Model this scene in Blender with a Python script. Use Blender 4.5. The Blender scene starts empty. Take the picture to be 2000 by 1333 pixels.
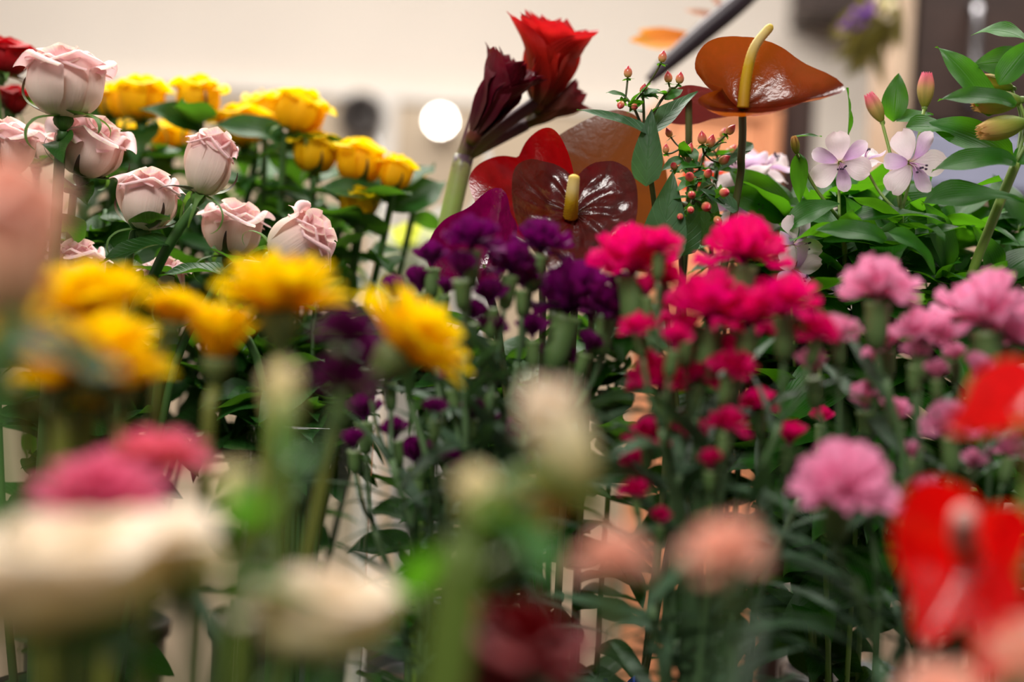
import bpy, math, random
from mathutils import Vector, Matrix, Quaternion, noise

# ------------------------------------------------------------------ scene, camera, light
S = bpy.context.scene
C = S.collection
RND = random.Random(7)
PI = math.pi

CAM_Z = 1.20
ROLL = math.radians(3.2)
CR, SR = math.cos(ROLL), math.sin(ROLL)
FPX = 2000 * 50.0 / 36.0
FOCUS = 1.10

cam_d = bpy.data.cameras.new('camera')
cam_d.lens = 50.0; cam_d.sensor_width = 36.0; cam_d.sensor_fit = 'HORIZONTAL'
cam_d.clip_start = 0.02; cam_d.clip_end = 60
cam_d.dof.use_dof = True; cam_d.dof.focus_distance = FOCUS; cam_d.dof.aperture_fstop = 1.9
cam_d.dof.aperture_blades = 0
cam = bpy.data.objects.new('camera', cam_d); C.objects.link(cam)
cam.matrix_world = Matrix(((CR, -SR, 0, 0), (0, 0, -1, 0), (SR, CR, 0, CAM_Z), (0, 0, 0, 1)))
S.camera = cam

S.view_settings.view_transform = 'Standard'
S.view_settings.look = 'None'
S.view_settings.exposure = 0.22
S.view_settings.gamma = 1.0
S.view_settings.use_curve_mapping = False
S.cycles.use_denoising = True
S.cycles.max_bounces = 10
S.cycles.transparent_max_bounces = 16
S.cycles.caustics_reflective = False
S.cycles.caustics_refractive = False
S.cycles.sample_clamp_indirect = 6

world = bpy.data.worlds.new('shop_daylight'); S.world = world
world.use_nodes = True
world.node_tree.nodes['Background'].inputs[0].default_value = (0.86, 0.92, 1.0, 1)
world.node_tree.nodes['Background'].inputs[1].default_value = 0.13

def area(name, loc, target, sx, sy, power, col):
    l = bpy.data.lights.new(name, 'AREA'); l.shape = 'RECTANGLE'; l.size = sx; l.size_y = sy
    l.energy = power; l.color = col
    o = bpy.data.objects.new(name, l); C.objects.link(o); o.location = loc
    o.rotation_euler = (Vector(target) - Vector(loc)).to_track_quat('-Z', 'Y').to_euler()
    return o
# ceiling panels of the shop, all flush under the ceiling, facing straight down, above the frame
def down(name, x, y, sx, sy, power): return area(name, (x, y, 2.80), (x, y, 0), sx, sy, power, (1.0, 0.955, 0.90))
down('ceiling_panel_rear_offscreen', -0.5, 2.0, 1.4, 0.9, 60)
down('ceiling_panel_right_offscreen', 0.9, 1.6, 1.0, 0.7, 26)
down('ceiling_panel_front_offscreen', -0.6, -0.7, 1.2, 0.7, 60)
down('ceiling_panel_wall_offscreen', -0.3, 3.2, 3.4, 0.4, 14)

# ------------------------------------------------------------------ helpers
def P(px, py, d):
    """point seen at pixel (px, py) of the 2000x1333 frame, d metres in front of the camera"""
    a = (px - 1000.0) / FPX * d; b = -(py - 666.5) / FPX * d
    return Vector((a * CR - b * SR, d, CAM_Z + a * SR + b * CR))
def Dv(a, b, t=0.0):
    """direction: a to the right, b up, t towards the viewer"""
    return Vector((a * CR - b * SR, -t, a * SR + b * CR)).normalized()
def cm(px, d): return px / FPX * d          # pixels -> metres at depth d
def lerp(a, b, t): return a + (b - a) * t
def smooth(e0, e1, x):
    t = min(1, max(0, (x - e0) / (e1 - e0))); return t * t * (3 - 2 * t)

def lin(c):
    c /= 255.0
    return c / 12.92 if c <= 0.04045 else ((c + 0.055) / 1.055) ** 2.4
def rgb(r, g, b): return (lin(r), lin(g), lin(b), 1.0)

def make_mesh(name, verts, faces, mat=None, uvs=None, smooth_sh=True):
    me = bpy.data.meshes.new(name)
    me.from_pydata([tuple(v) for v in verts], [], faces)
    if uvs:
        lay = me.uv_layers.new(name='UVMap')
        idx = [0] * len(me.loops); me.loops.foreach_get('vertex_index', idx)
        flat = []
        for i in idx: flat.extend(uvs[i])
        lay.data.foreach_set('uv', flat)
    if smooth_sh: me.polygons.foreach_set('use_smooth', [True] * len(me.polygons))
    if mat: me.materials.append(mat)
    me.update()
    return me

def grid_mesh(name, nu, nv, f, mat, close_u=False):
    vs, uv, fs = [], [], []
    for j in range(nv + 1):
        for i in range(nu + 1):
            u, v = i / nu, j / nv
            vs.append(f(u, v)); uv.append((u, v))
    w = nu + 1
    for j in range(nv):
        for i in range(nu):
            fs.append((j * w + i, j * w + i + 1, (j + 1) * w + i + 1, (j + 1) * w + i))
    return make_mesh(name, vs, fs, mat, uv)

def put(name, me, parent=None, M=None):
    o = bpy.data.objects.new(name, me); C.objects.link(o)
    if parent: o.parent = parent
    if M is not None: o.matrix_local = M
    return o
def thing(name, loc, label, cat, group=None):
    o = bpy.data.objects.new(name, None); C.objects.link(o); o.location = loc
    o.empty_display_size = 0.02
    o['label'] = label; o['category'] = cat
    if group: o['group'] = group
    return o
def tag(o, label, cat, group=None):
    o['label'] = label; o['category'] = cat
    if group: o['group'] = group
    return o
def struct(o): o['kind'] = 'structure'; return o

def frame(pos, z, x=None, spin=0.0, s=1.0):
    z = z.normalized()
    if x is None: x = Vector((1, 0.13, 0.21))
    x = (x - z * x.dot(z))
    if x.length < 1e-4: x = Vector((0, 1, 0)) - z * z.y
    x.normalize(); y = z.cross(x)
    M = Matrix(((x.x, y.x, z.x, 0), (x.y, y.y, z.y, 0), (x.z, y.z, z.z, 0), (0, 0, 0, 1)))
    sc = s if isinstance(s, Vector) else Vector((s, s, s))
    return Matrix.Translation(pos) @ M @ Matrix.Rotation(spin, 4, 'Z') @ Matrix.Diagonal((sc.x, sc.y, sc.z, 1))
def leaf_frame(pos, y, n, s, w=1.0):
    y = y.normalized(); n = n - y * n.dot(y)
    if n.length < 1e-4: n = Vector((0, 0, 1)) - y * y.z
    n.normalize(); x = y.cross(n)
    M = Matrix(((x.x, y.x, n.x, 0), (x.y, y.y, n.y, 0), (x.z, y.z, n.z, 0), (0, 0, 0, 1)))
    return Matrix.Translation(pos) @ M @ Matrix.Diagonal((s * w, s, s, 1))

def catmull(pts, n=8):
    pts = [Vector(p) for p in pts]
    if len(pts) < 3: return [pts[0].lerp(pts[-1], i / n) for i in range(n + 1)]
    ext = [pts[0] * 2 - pts[1]] + pts + [pts[-1] * 2 - pts[-2]]
    out = []
    for k in range(1, len(ext) - 2):
        a, b, c, d = ext[k - 1:k + 3]
        for i in range(n):
            t = i / n
            out.append(0.5 * ((2 * b) + (c - a) * t + (2 * a - 5 * b + 4 * c - d) * t * t + (3 * b - a - 3 * c + d) * t ** 3))
    out.append(pts[-1]); return out

def tube_data(path, rad, seg=8, cap=True, rfun=None):
    vs, uv, fs = [], [], []
    n = len(path); nx = Vector((1, 0.1, 0.05))
    for k, p in enumerate(path):
        t = (path[min(k + 1, n - 1)] - path[max(k - 1, 0)])
        if t.length < 1e-9: t = Vector((0, 0, 1))
        t.normalize()
        nx = nx - t * nx.dot(t)
        if nx.length < 1e-5: nx = t.orthogonal()
        nx.normalize(); ny = t.cross(nx)
        f = k / (n - 1)
        r = rad(f) if callable(rad) else (rad if not isinstance(rad, (tuple, list)) else lerp(rad[0], rad[1], f))
        for i in range(seg):
            a = 2 * PI * i / seg
            rr = r * (rfun(a, f, i, k) if rfun else 1)
            vs.append(p + nx * (math.cos(a) * rr) + ny * (math.sin(a) * rr)); uv.append((i / seg, f))
    for k in range(n - 1):
        for i in range(seg):
            j = (i + 1) % seg
            fs.append((k * seg + i, k * seg + j, (k + 1) * seg + j, (k + 1) * seg + i))
    if cap:
        fs.append(tuple(range(seg - 1, -1, -1))); fs.append(tuple(range((n - 1) * seg, n * seg)))
    return vs, fs, uv
def tube(name, path, rad, mat, seg=8, cap=True, rfun=None, off=Vector((0, 0, 0))):
    vs, fs, uv = tube_data([Vector(p) - off for p in path], rad, seg, cap, rfun)
    return make_mesh(name, vs, fs, mat, uv)

def lathe(name, prof, mat, seg=20, wob=None):
    """prof: list of (r, z)"""
    vs, fs, uv = [], [], []
    n = len(prof)
    for k, (r, z) in enumerate(prof):
        for i in range(seg):
            a = 2 * PI * i / seg
            rr = r * (wob(a, k / (n - 1)) if wob else 1)
            vs.append((rr * math.cos(a), rr * math.sin(a), z)); uv.append((i / seg, k / (n - 1)))
    for k in range(n - 1):
        for i in range(seg):
            j = (i + 1) % seg
            fs.append((k * seg + i, k * seg + j, (k + 1) * seg + j, (k + 1) * seg + i))
    fs.append(tuple(range(seg - 1, -1, -1))); fs.append(tuple(range((n - 1) * seg, n * seg)))
    return make_mesh(name, vs, fs, mat, uv)

def box_mesh(name, x0, x1, y0, y1, z0, z1, mat, bev=0.0):
    import bmesh
    bm = bmesh.new()
    bmesh.ops.create_cube(bm, size=1)
    for v in bm.verts:
        v.co = Vector((lerp(x0, x1, v.co.x + .5), lerp(y0, y1, v.co.y + .5), lerp(z0, z1, v.co.z + .5)))
    if bev: bmesh.ops.bevel(bm, geom=bm.edges[:], offset=bev, segments=2, affect='EDGES', profile=0.5)
    me = bpy.data.meshes.new(name); bm.to_mesh(me); bm.free()
    if mat: me.materials.append(mat)
    return me

# ------------------------------------------------------------------ materials
def new_mat(name):
    m = bpy.data.materials.new(name); m.use_nodes = True
    nt = m.node_tree; nt.nodes.clear()
    out = nt.nodes.new('ShaderNodeOutputMaterial')
    return m, nt, out
def N(nt, t, **kw):
    n = nt.nodes.new(t)
    for k, v in kw.items():
        if k.startswith('i_'):
            key = k[2:]; key = int(key) if key.isdigit() else key.replace('_', ' ')
            n.inputs[key].default_value = v
        else: setattr(n, k, v)
    return n
def ramp(nt, stops, fac):
    r = N(nt, 'ShaderNodeValToRGB'); e = r.color_ramp.elements
    while len(e) < len(stops): e.new(0.5)
    for k, (p, c) in enumerate(stops): e[k].position = p; e[k].color = c
    nt.links.new(fac, r.inputs[0]); return r.outputs[0]

def plain(name, col, rough=0.6, metal=0.0, noise_s=12.0, amt=0.12, bump=0.0, spec=0.5):
    m, nt, out = new_mat(name); L = nt.links.new
    b = N(nt, 'ShaderNodeBsdfPrincipled', i_Roughness=rough, i_Metallic=metal)
    b.inputs['Specular IOR Level'].default_value = spec
    tc = N(nt, 'ShaderNodeTexCoord'); nz = N(nt, 'ShaderNodeTexNoise', i_Scale=noise_s, i_Detail=4.0)
    L(tc.outputs['Object'], nz.inputs['Vector'])
    c0 = tuple(x * (1 - amt) for x in col[:3]) + (1,); c1 = tuple(min(1, x * (1 + amt)) for x in col[:3]) + (1,)
    L(ramp(nt, [(0.35, c0), (0.65, c1)], nz.outputs['Fac']), b.inputs['Base Color'])
    if bump:
        bp = N(nt, 'ShaderNodeBump', i_Strength=bump, i_Distance=0.01)
        L(nz.outputs['Fac'], bp.inputs['Height']); L(bp.outputs[0], b.inputs['Normal'])
    L(b.outputs[0], out.inputs[0]); return m

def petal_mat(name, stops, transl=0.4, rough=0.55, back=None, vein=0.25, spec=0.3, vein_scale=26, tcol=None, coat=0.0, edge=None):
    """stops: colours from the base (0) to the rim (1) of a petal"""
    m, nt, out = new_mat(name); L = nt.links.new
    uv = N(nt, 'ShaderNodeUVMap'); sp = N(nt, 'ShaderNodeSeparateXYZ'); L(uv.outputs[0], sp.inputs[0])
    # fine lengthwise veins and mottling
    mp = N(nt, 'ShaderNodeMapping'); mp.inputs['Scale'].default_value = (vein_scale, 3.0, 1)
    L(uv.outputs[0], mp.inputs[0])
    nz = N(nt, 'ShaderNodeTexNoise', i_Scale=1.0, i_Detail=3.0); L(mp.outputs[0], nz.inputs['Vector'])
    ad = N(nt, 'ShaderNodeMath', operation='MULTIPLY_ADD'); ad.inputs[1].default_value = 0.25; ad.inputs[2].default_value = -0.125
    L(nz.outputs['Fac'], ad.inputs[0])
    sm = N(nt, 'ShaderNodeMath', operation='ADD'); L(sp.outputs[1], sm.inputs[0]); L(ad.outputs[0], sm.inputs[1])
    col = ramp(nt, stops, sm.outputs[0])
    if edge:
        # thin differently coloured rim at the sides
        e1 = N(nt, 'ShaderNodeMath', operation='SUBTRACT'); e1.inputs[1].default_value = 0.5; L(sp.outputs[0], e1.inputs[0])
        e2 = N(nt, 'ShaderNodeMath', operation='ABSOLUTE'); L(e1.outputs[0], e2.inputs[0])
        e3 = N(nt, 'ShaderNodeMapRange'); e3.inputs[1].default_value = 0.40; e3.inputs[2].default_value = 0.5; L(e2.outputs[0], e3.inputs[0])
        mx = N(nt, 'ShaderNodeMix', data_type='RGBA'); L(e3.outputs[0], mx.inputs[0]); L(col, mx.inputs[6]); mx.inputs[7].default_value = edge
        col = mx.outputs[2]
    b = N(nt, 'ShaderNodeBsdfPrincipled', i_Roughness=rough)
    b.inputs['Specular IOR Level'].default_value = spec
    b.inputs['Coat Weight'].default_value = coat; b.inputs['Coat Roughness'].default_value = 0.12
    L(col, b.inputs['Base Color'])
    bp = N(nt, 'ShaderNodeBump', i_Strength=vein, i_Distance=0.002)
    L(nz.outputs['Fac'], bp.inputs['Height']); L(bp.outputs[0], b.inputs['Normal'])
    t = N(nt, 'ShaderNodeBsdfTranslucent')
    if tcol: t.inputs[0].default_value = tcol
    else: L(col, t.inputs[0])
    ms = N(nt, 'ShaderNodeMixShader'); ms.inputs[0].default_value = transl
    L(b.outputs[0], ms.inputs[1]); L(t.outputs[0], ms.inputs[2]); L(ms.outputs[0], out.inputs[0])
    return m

def leaf_mat(name, col, back, transl=0.28, rough=0.38, tcol=(0.16, 0.42, 0.02, 1), nerves=11.0, parallel=False):
    m, nt, out = new_mat(name); L = nt.links.new
    uv = N(nt, 'ShaderNodeUVMap'); sp = N(nt, 'ShaderNodeSeparateXYZ'); L(uv.outputs[0], sp.inputs[0])
    e1 = N(nt, 'ShaderNodeMath', operation='SUBTRACT'); e1.inputs[1].default_value = 0.5; L(sp.outputs[0], e1.inputs[0])
    e2 = N(nt, 'ShaderNodeMath', operation='ABSOLUTE'); L(e1.outputs[0], e2.inputs[0])
    w = N(nt, 'ShaderNodeMath', operation='MULTIPLY_ADD')
    if parallel:
        L(e2.outputs[0], w.inputs[0]); w.inputs[1].default_value = 90.0; w.inputs[2].default_value = 0.0
    else:
        q = N(nt, 'ShaderNodeMath', operation='MULTIPLY_ADD'); L(e2.outputs[0], q.inputs[0]); q.inputs[1].default_value = -0.55
        L(sp.outputs[1], q.inputs[2])
        L(q.outputs[0], w.inputs[0]); w.inputs[1].default_value = nerves * 2 * PI; w.inputs[2].default_value = 0.0
    sn = N(nt, 'ShaderNodeMath', operation='SINE'); L(w.outputs[0], sn.inputs[0])
    pw = N(nt, 'ShaderNodeMapRange'); pw.inputs[1].default_value = 0.72; pw.inputs[2].default_value = 1.0; L(sn.outputs[0], pw.inputs[0])
    mid = N(nt, 'ShaderNodeMapRange'); mid.inputs[1].default_value = 0.03; mid.inputs[2].default_value = 0.0; L(e2.outputs[0], mid.inputs[0])
    vn = N(nt, 'ShaderNodeMath', operation='MAXIMUM'); L(pw.outputs[0], vn.inputs[0]); L(mid.outputs[0], vn.inputs[1])
    tc = N(nt, 'ShaderNodeTexCoord'); oi = N(nt, 'ShaderNodeObjectInfo')
    nz = N(nt, 'ShaderNodeTexNoise', i_Scale=5.0, i_Detail=3.0); L(tc.outputs['Object'], nz.inputs['Vector'])
    hv = N(nt, 'ShaderNodeMath', operation='MULTIPLY_ADD'); L(oi.outputs['Random'], hv.inputs[0]); hv.inputs[1].default_value = 0.5; L(nz.outputs['Fac'], hv.inputs[2])
    dk = tuple(x * 0.62 for x in col[:3]) + (1,); lt = tuple(min(1, x * 1.45) for x in col[:3]) + (1,)
    body = ramp(nt, [(0.35, dk), (0.75, col), (1.0, lt)], hv.outputs[0])
    vf = N(nt, 'ShaderNodeMath', operation='MULTIPLY'); L(vn.outputs[0], vf.inputs[0]); vf.inputs[1].default_value = 0.35
    mx = N(nt, 'ShaderNodeMix', data_type='RGBA'); L(vf.outputs[0], mx.inputs[0]); L(body, mx.inputs[6])
    mx.inputs[7].default_value = tuple(min(1, x * 1.9 + 0.02) for x in col[:3]) + (1,)
    gm = N(nt, 'ShaderNodeNewGeometry')
    mb = N(nt, 'ShaderNodeMix', data_type='RGBA'); L(gm.outputs['Backfacing'], mb.inputs[0]); L(mx.outputs[2], mb.inputs[6]); mb.inputs[7].default_value = back
    b = N(nt, 'ShaderNodeBsdfPrincipled', i_Roughness=rough); b.inputs['Specular IOR Level'].default_value = 0.28
    L(mb.outputs[2], b.inputs['Base Color'])
    bp = N(nt, 'ShaderNodeBump', i_Strength=0.35, i_Distance=0.002); bp.invert = True
    L(vn.outputs[0], bp.inputs['Height']); L(bp.outputs[0], b.inputs['Normal'])
    t = N(nt, 'ShaderNodeBsdfTranslucent'); t.inputs[0].default_value = tcol
    ms = N(nt, 'ShaderNodeMixShader'); ms.inputs[0].default_value = transl
    L(b.outputs[0], ms.inputs[1]); L(t.outputs[0], ms.inputs[2]); L(ms.outputs[0], out.inputs[0])
    return m

def spathe_mat(name, top, under, transl, tcol, rough=0.24):
    """waxy anthurium spathe with a net of veins"""
    m, nt, out = new_mat(name); L = nt.links.new
    tc = N(nt, 'ShaderNodeTexCoord')
    nz = N(nt, 'ShaderNodeTexNoise', i_Scale=7.0, i_Detail=3.0); L(tc.outputs['Object'], nz.inputs['Vector'])
    vo = N(nt, 'ShaderNodeTexVoronoi', feature='DISTANCE_TO_EDGE', i_Scale=8.0)
    dm = N(nt, 'ShaderNodeVectorMath', operation='MULTIPLY_ADD'); L(nz.outputs['Color'], dm.inputs[0]); dm.inputs[1].default_value = (.35, .35, .35); L(tc.outputs['Object'], dm.inputs[2]); L(dm.outputs[0], vo.inputs['Vector'])
    dk = tuple(x * 0.7 for x in top[:3]) + (1,); lt = tuple(min(1, x * 1.3) for x in top[:3]) + (1,)
    c = ramp(nt, [(0.35, dk), (0.65, lt)], nz.outputs['Fac'])
    gm = N(nt, 'ShaderNodeNewGeometry')
    mb = N(nt, 'ShaderNodeMix', data_type='RGBA'); L(gm.outputs['Backfacing'], mb.inputs[0]); L(c, mb.inputs[6]); mb.inputs[7].default_value = under
    b = N(nt, 'ShaderNodeBsdfPrincipled', i_Roughness=rough); b.inputs['Specular IOR Level'].default_value = 0.7
    b.inputs['Coat Weight'].default_value = 0.25; b.inputs['Coat Roughness'].default_value = 0.1
    L(mb.outputs[2], b.inputs['Base Color'])
    bp = N(nt, 'ShaderNodeBump', i_Strength=0.10, i_Distance=0.004)
    L(vo.outputs['Distance'], bp.inputs['Height']); L(bp.outputs[0], b.inputs['Normal']); L(bp.outputs[0], b.inputs['Coat Normal'])
    t = N(nt, 'ShaderNodeBsdfTranslucent'); t.inputs[0].default_value = tcol
    ms = N(nt, 'ShaderNodeMixShader'); ms.inputs[0].default_value = transl
    L(b.outputs[0], ms.inputs[1]); L(t.outputs[0], ms.inputs[2]); L(ms.outputs[0], out.inputs[0])
    return m

def uv_ramp_mat(name, stops, rough=0.6, bump_scale=0.0, transl=0.0):
    m, nt, out = new_mat(name); L = nt.links.new
    uv = N(nt, 'ShaderNodeUVMap'); sp = N(nt, 'ShaderNodeSeparateXYZ'); L(uv.outputs[0], sp.inputs[0])
    tc = N(nt, 'ShaderNodeTexCoord'); nz = N(nt, 'ShaderNodeTexNoise', i_Scale=160.0, i_Detail=2.0); L(tc.outputs['Object'], nz.inputs['Vector'])
    ad = N(nt, 'ShaderNodeMath', operation='MULTIPLY_ADD'); L(nz.outputs['Fac'], ad.inputs[0]); ad.inputs[1].default_value = 0.16; L(sp.outputs[1], ad.inputs[2])
    sb = N(nt, 'ShaderNodeMath', operation='SUBTRACT'); L(ad.outputs[0], sb.inputs[0]); sb.inputs[1].default_value = 0.08
    col = ramp(nt, stops, sb.outputs[0])
    b = N(nt, 'ShaderNodeBsdfPrincipled', i_Roughness=rough); L(col, b.inputs['Base Color'])
    if transl:
        t = N(nt, 'ShaderNodeBsdfTranslucent'); L(col, t.inputs[0])
        ms = N(nt, 'ShaderNodeMixShader'); ms.inputs[0].default_value = transl
        L(b.outputs[0], ms.inputs[1]); L(t.outputs[0], ms.inputs[2]); L(ms.outputs[0], out.inputs[0])
    else: L(b.outputs[0], out.inputs[0])
    return m

def clear_mat(name, tint, ior=1.45, haze=0.0, rough=0.03, refl=1.0):
    """thin clear sheet: Fresnel reflection over plain transmission, a little haze"""
    m, nt, out = new_mat(name); L = nt.links.new
    tr = N(nt, 'ShaderNodeBsdfTransparent'); tr.inputs[0].default_value = tint
    gl = N(nt, 'ShaderNodeBsdfGlossy', i_Roughness=rough)
    fr = N(nt, 'ShaderNodeLayerWeight', i_Blend=0.5)
    pw = N(nt, 'ShaderNodeMath', operation='POWER'); L(fr.outputs['Facing'], pw.inputs[0]); pw.inputs[1].default_value = 4.0
    ml = N(nt, 'ShaderNodeMath', operation='MULTIPLY_ADD', use_clamp=True); L(pw.outputs[0], ml.inputs[0]); ml.inputs[1].default_value = 0.8 * refl; ml.inputs[2].default_value = 0.045 * refl
    ms = N(nt, 'ShaderNodeMixShader'); L(ml.outputs[0], ms.inputs[0]); L(tr.outputs[0], ms.inputs[1]); L(gl.outputs[0], ms.inputs[2])
    last = ms
    if haze:
        d0 = N(nt, 'ShaderNodeBsdfDiffuse'); d0.inputs[0].default_value = (0.9, 0.9, 0.92, 1)
        d1 = N(nt, 'ShaderNodeBsdfTranslucent'); d1.inputs[0].default_value = (0.9, 0.9, 0.92, 1)
        df = N(nt, 'ShaderNodeMixShader'); df.inputs[0].default_value = 0.5; L(d0.outputs[0], df.inputs[1]); L(d1.outputs[0], df.inputs[2])
        m2 = N(nt, 'ShaderNodeMixShader'); m2.inputs[0].default_value = haze
        L(ms.outputs[0], m2.inputs[1]); L(df.outputs[0], m2.inputs[2]); last = m2
    L(last.outputs[0], out.inputs[0]); return m

def glow_mat(name, col, strength):
    m, nt, out = new_mat(name)
    e = N(nt, 'ShaderNodeEmission'); e.inputs[0].default_value = col; e.inputs[1].default_value = strength
    nt.links.new(e.outputs[0], out.inputs[0]); return m

def wood_mat(name, c0, c1, rough=0.5, sc=(2, 2, 30)):
    m, nt, out = new_mat(name); L = nt.links.new
    tc = N(nt, 'ShaderNodeTexCoord'); mp = N(nt, 'ShaderNodeMapping'); mp.inputs['Scale'].default_value = sc
    L(tc.outputs['Object'], mp.inputs[0])
    nz = N(nt, 'ShaderNodeTexNoise', i_Scale=1.5, i_Detail=5.0); L(mp.outputs[0], nz.inputs['Vector'])
    b = N(nt, 'ShaderNodeBsdfPrincipled', i_Roughness=rough)
    L(ramp(nt, [(0.3, c0), (0.7, c1)], nz.outputs['Fac']), b.inputs['Base Color'])
    L(b.outputs[0], out.inputs[0]); return m

M_WALL = plain('wall_paint', rgb(232, 222, 211), 0.8, noise_s=3, amt=0.02)
M_WAINSCOT = plain('tan_panel', rgb(196, 176, 150), 0.35, noise_s=2, amt=0.06)
M_WHITE = plain('white_trim', rgb(236, 230, 222), 0.5, amt=0.03)
M_CEIL = plain('ceiling_paint', rgb(235, 230, 222), 0.9, amt=0.02)
M_FLOOR = plain('floor_tile', rgb(52, 48, 46), 0.4, amt=0.2)
M_BENCH = wood_mat('bench_wood', rgb(38, 28, 22), rgb(58, 43, 33), sc=(3, 30, 3))
M_BUCKET = plain('bucket_plastic', rgb(24, 24, 27), 0.42, amt=0.15)
M_DARKWOOD = wood_mat('dark_wood', rgb(44, 29, 24), rgb(66, 45, 38), sc=(3, 3, 40))
M_BROWN = plain('brown_board', rgb(70, 46, 40), 0.6)
M_SALMON = plain('salmon_board', rgb(222, 148, 104), 0.65, amt=0.05)
M_GREYBLUE = plain('grey_blue_laminate', rgb(150, 152, 176), 0.5, amt=0.05)
M_BEIGE = plain('beige_laminate', rgb(190, 164, 140), 0.55, amt=0.08)
M_METAL = plain('brushed_metal', rgb(150, 148, 152), 0.3, metal=1.0)
M_DARKGREY = plain('dark_grey_shell', rgb(74, 66, 62), 0.5)
M_GLASS = clear_mat('clear_glass', (0.92, 0.96, 0.96, 1), 1.45)
M_CELLO = clear_mat('clear_cellophane', (0.95, 0.96, 0.97, 1), 1.5, haze=0.6, rough=0.08, refl=1.6)
M_FOIL = plain('blue_foil', rgb(60, 96, 210), 0.16, metal=0.9, amt=0.2)
M_BULB = glow_mat('lamp_bulb', (1.0, 0.97, 0.92, 1), 60.0)

W1 = rgb(250, 236, 226)
M_PINK = petal_mat('blush_rose_petal', [(0.0, rgb(226, 226, 178)), (0.22, rgb(246, 230, 212)), (0.6, rgb(249, 222, 212)), (0.9, rgb(247, 206, 210)), (1.0, rgb(252, 232, 214))], 0.30, 0.55)
M_YELLOW = petal_mat('yellow_rose_petal', [(0.0, rgb(232, 186, 10)), (0.4, rgb(255, 206, 0)), (1.0, rgb(255, 224, 12))], 0.42, 0.6)
M_BEIGEROSE = petal_mat('beige_rose_petal', [(0.0, rgb(214, 196, 120)), (0.5, rgb(240, 206, 140)), (1.0, rgb(250, 212, 110))], 0.4, 0.6)
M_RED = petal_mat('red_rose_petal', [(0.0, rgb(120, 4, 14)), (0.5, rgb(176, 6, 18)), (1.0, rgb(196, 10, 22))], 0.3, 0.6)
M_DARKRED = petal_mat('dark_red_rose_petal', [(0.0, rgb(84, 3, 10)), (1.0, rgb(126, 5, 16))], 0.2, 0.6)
M_PEACH = petal_mat('peach_petal', [(0.0, rgb(226, 190, 140)), (0.5, rgb(248, 190, 160)), (1.0, rgb(250, 196, 178))], 0.35, 0.6)
M_CREAM = petal_mat('cream_petal', [(0.0, rgb(170, 190, 90)), (0.3, rgb(236, 226, 170)), (0.7, rgb(250, 236, 206)), (1.0, rgb(250, 232, 214))], 0.38, 0.6)
M_CREAMG = petal_mat('greenish_cream_petal', [(0.0, rgb(150, 172, 70)), (0.45, rgb(226, 222, 150)), (1.0, rgb(246, 230, 190))], 0.38, 0.6)
M_GERB = petal_mat('yellow_gerbera_petal', [(0.0, rgb(250, 190, 0)), (0.5, rgb(255, 214, 0)), (1.0, rgb(255, 226, 6))], 0.45, 0.55)
M_GERBPINK = petal_mat('pink_gerbera_petal', [(0.0, rgb(226, 140, 110)), (0.4, rgb(232, 120, 120)), (1.0, rgb(230, 96, 140))], 0.4, 0.55)
M_GERBMAG = petal_mat('rose_gerbera_petal', [(0.0, rgb(200, 60, 96)), (0.5, rgb(226, 90, 130)), (1.0, rgb(236, 120, 156))], 0.4, 0.55)
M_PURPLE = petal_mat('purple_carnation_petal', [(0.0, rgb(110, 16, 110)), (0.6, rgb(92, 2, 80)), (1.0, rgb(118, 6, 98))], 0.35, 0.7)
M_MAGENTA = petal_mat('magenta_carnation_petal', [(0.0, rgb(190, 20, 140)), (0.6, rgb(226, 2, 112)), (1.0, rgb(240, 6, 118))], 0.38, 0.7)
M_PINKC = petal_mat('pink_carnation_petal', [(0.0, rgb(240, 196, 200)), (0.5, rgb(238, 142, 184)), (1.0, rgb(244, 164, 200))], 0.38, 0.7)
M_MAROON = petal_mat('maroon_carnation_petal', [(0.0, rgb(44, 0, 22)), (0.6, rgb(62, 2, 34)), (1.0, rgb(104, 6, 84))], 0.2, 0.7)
M_CORAL = petal_mat('coral_red_petal', [(0.0, rgb(200, 40, 20)), (0.5, rgb(236, 60, 34)), (1.0, rgb(246, 84, 50))], 0.4, 0.7)
M_LIME = petal_mat('lime_petal', [(0.0, rgb(180, 200, 20)), (1.0, rgb(236, 240, 110))], 0.45, 0.6)
M_ALST = petal_mat('pale_alstroemeria_petal', [(0.0, rgb(206, 200, 130)), (0.3, rgb(236, 212, 224)), (0.7, rgb(248, 232, 236)), (1.0, rgb(244, 222, 226))], 0.36, 0.55, vein=0.4)
M_ALSTIN = petal_mat('lilac_streaked_petal', [(0.0, rgb(226, 210, 140)), (0.35, rgb(208, 160, 214)), (0.75, rgb(234, 206, 232)), (1.0, rgb(246, 230, 238))], 0.36, 0.55, vein=0.4)
M_ALSTBUD = petal_mat('alstroemeria_bud_petal', [(0.0, rgb(150, 160, 50)), (0.5, rgb(206, 180, 110)), (0.75, rgb(226, 140, 130)), (1.0, rgb(240, 110, 140))], 0.3, 0.55)
M_ALSTBUDG = petal_mat('green_bud_petal', [(0.0, rgb(120, 160, 40)), (0.6, rgb(196, 190, 90)), (1.0, rgb(214, 160, 100))], 0.3, 0.55)
M_AMARED = petal_mat('amaryllis_red_petal', [(0.0, rgb(120, 90, 50)), (0.25, rgb(150, 40, 34)), (0.6, rgb(214, 44, 30)), (1.0, rgb(204, 26, 34))], 0.42, 0.45, coat=0.15, vein=0.5)
M_AMADARK = petal_mat('amaryllis_maroon_petal', [(0.0, rgb(96, 60, 50)), (0.3, rgb(84, 14, 32)), (1.0, rgb(110, 10, 34))], 0.3, 0.4, coat=0.2, vein=0.5)
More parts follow.
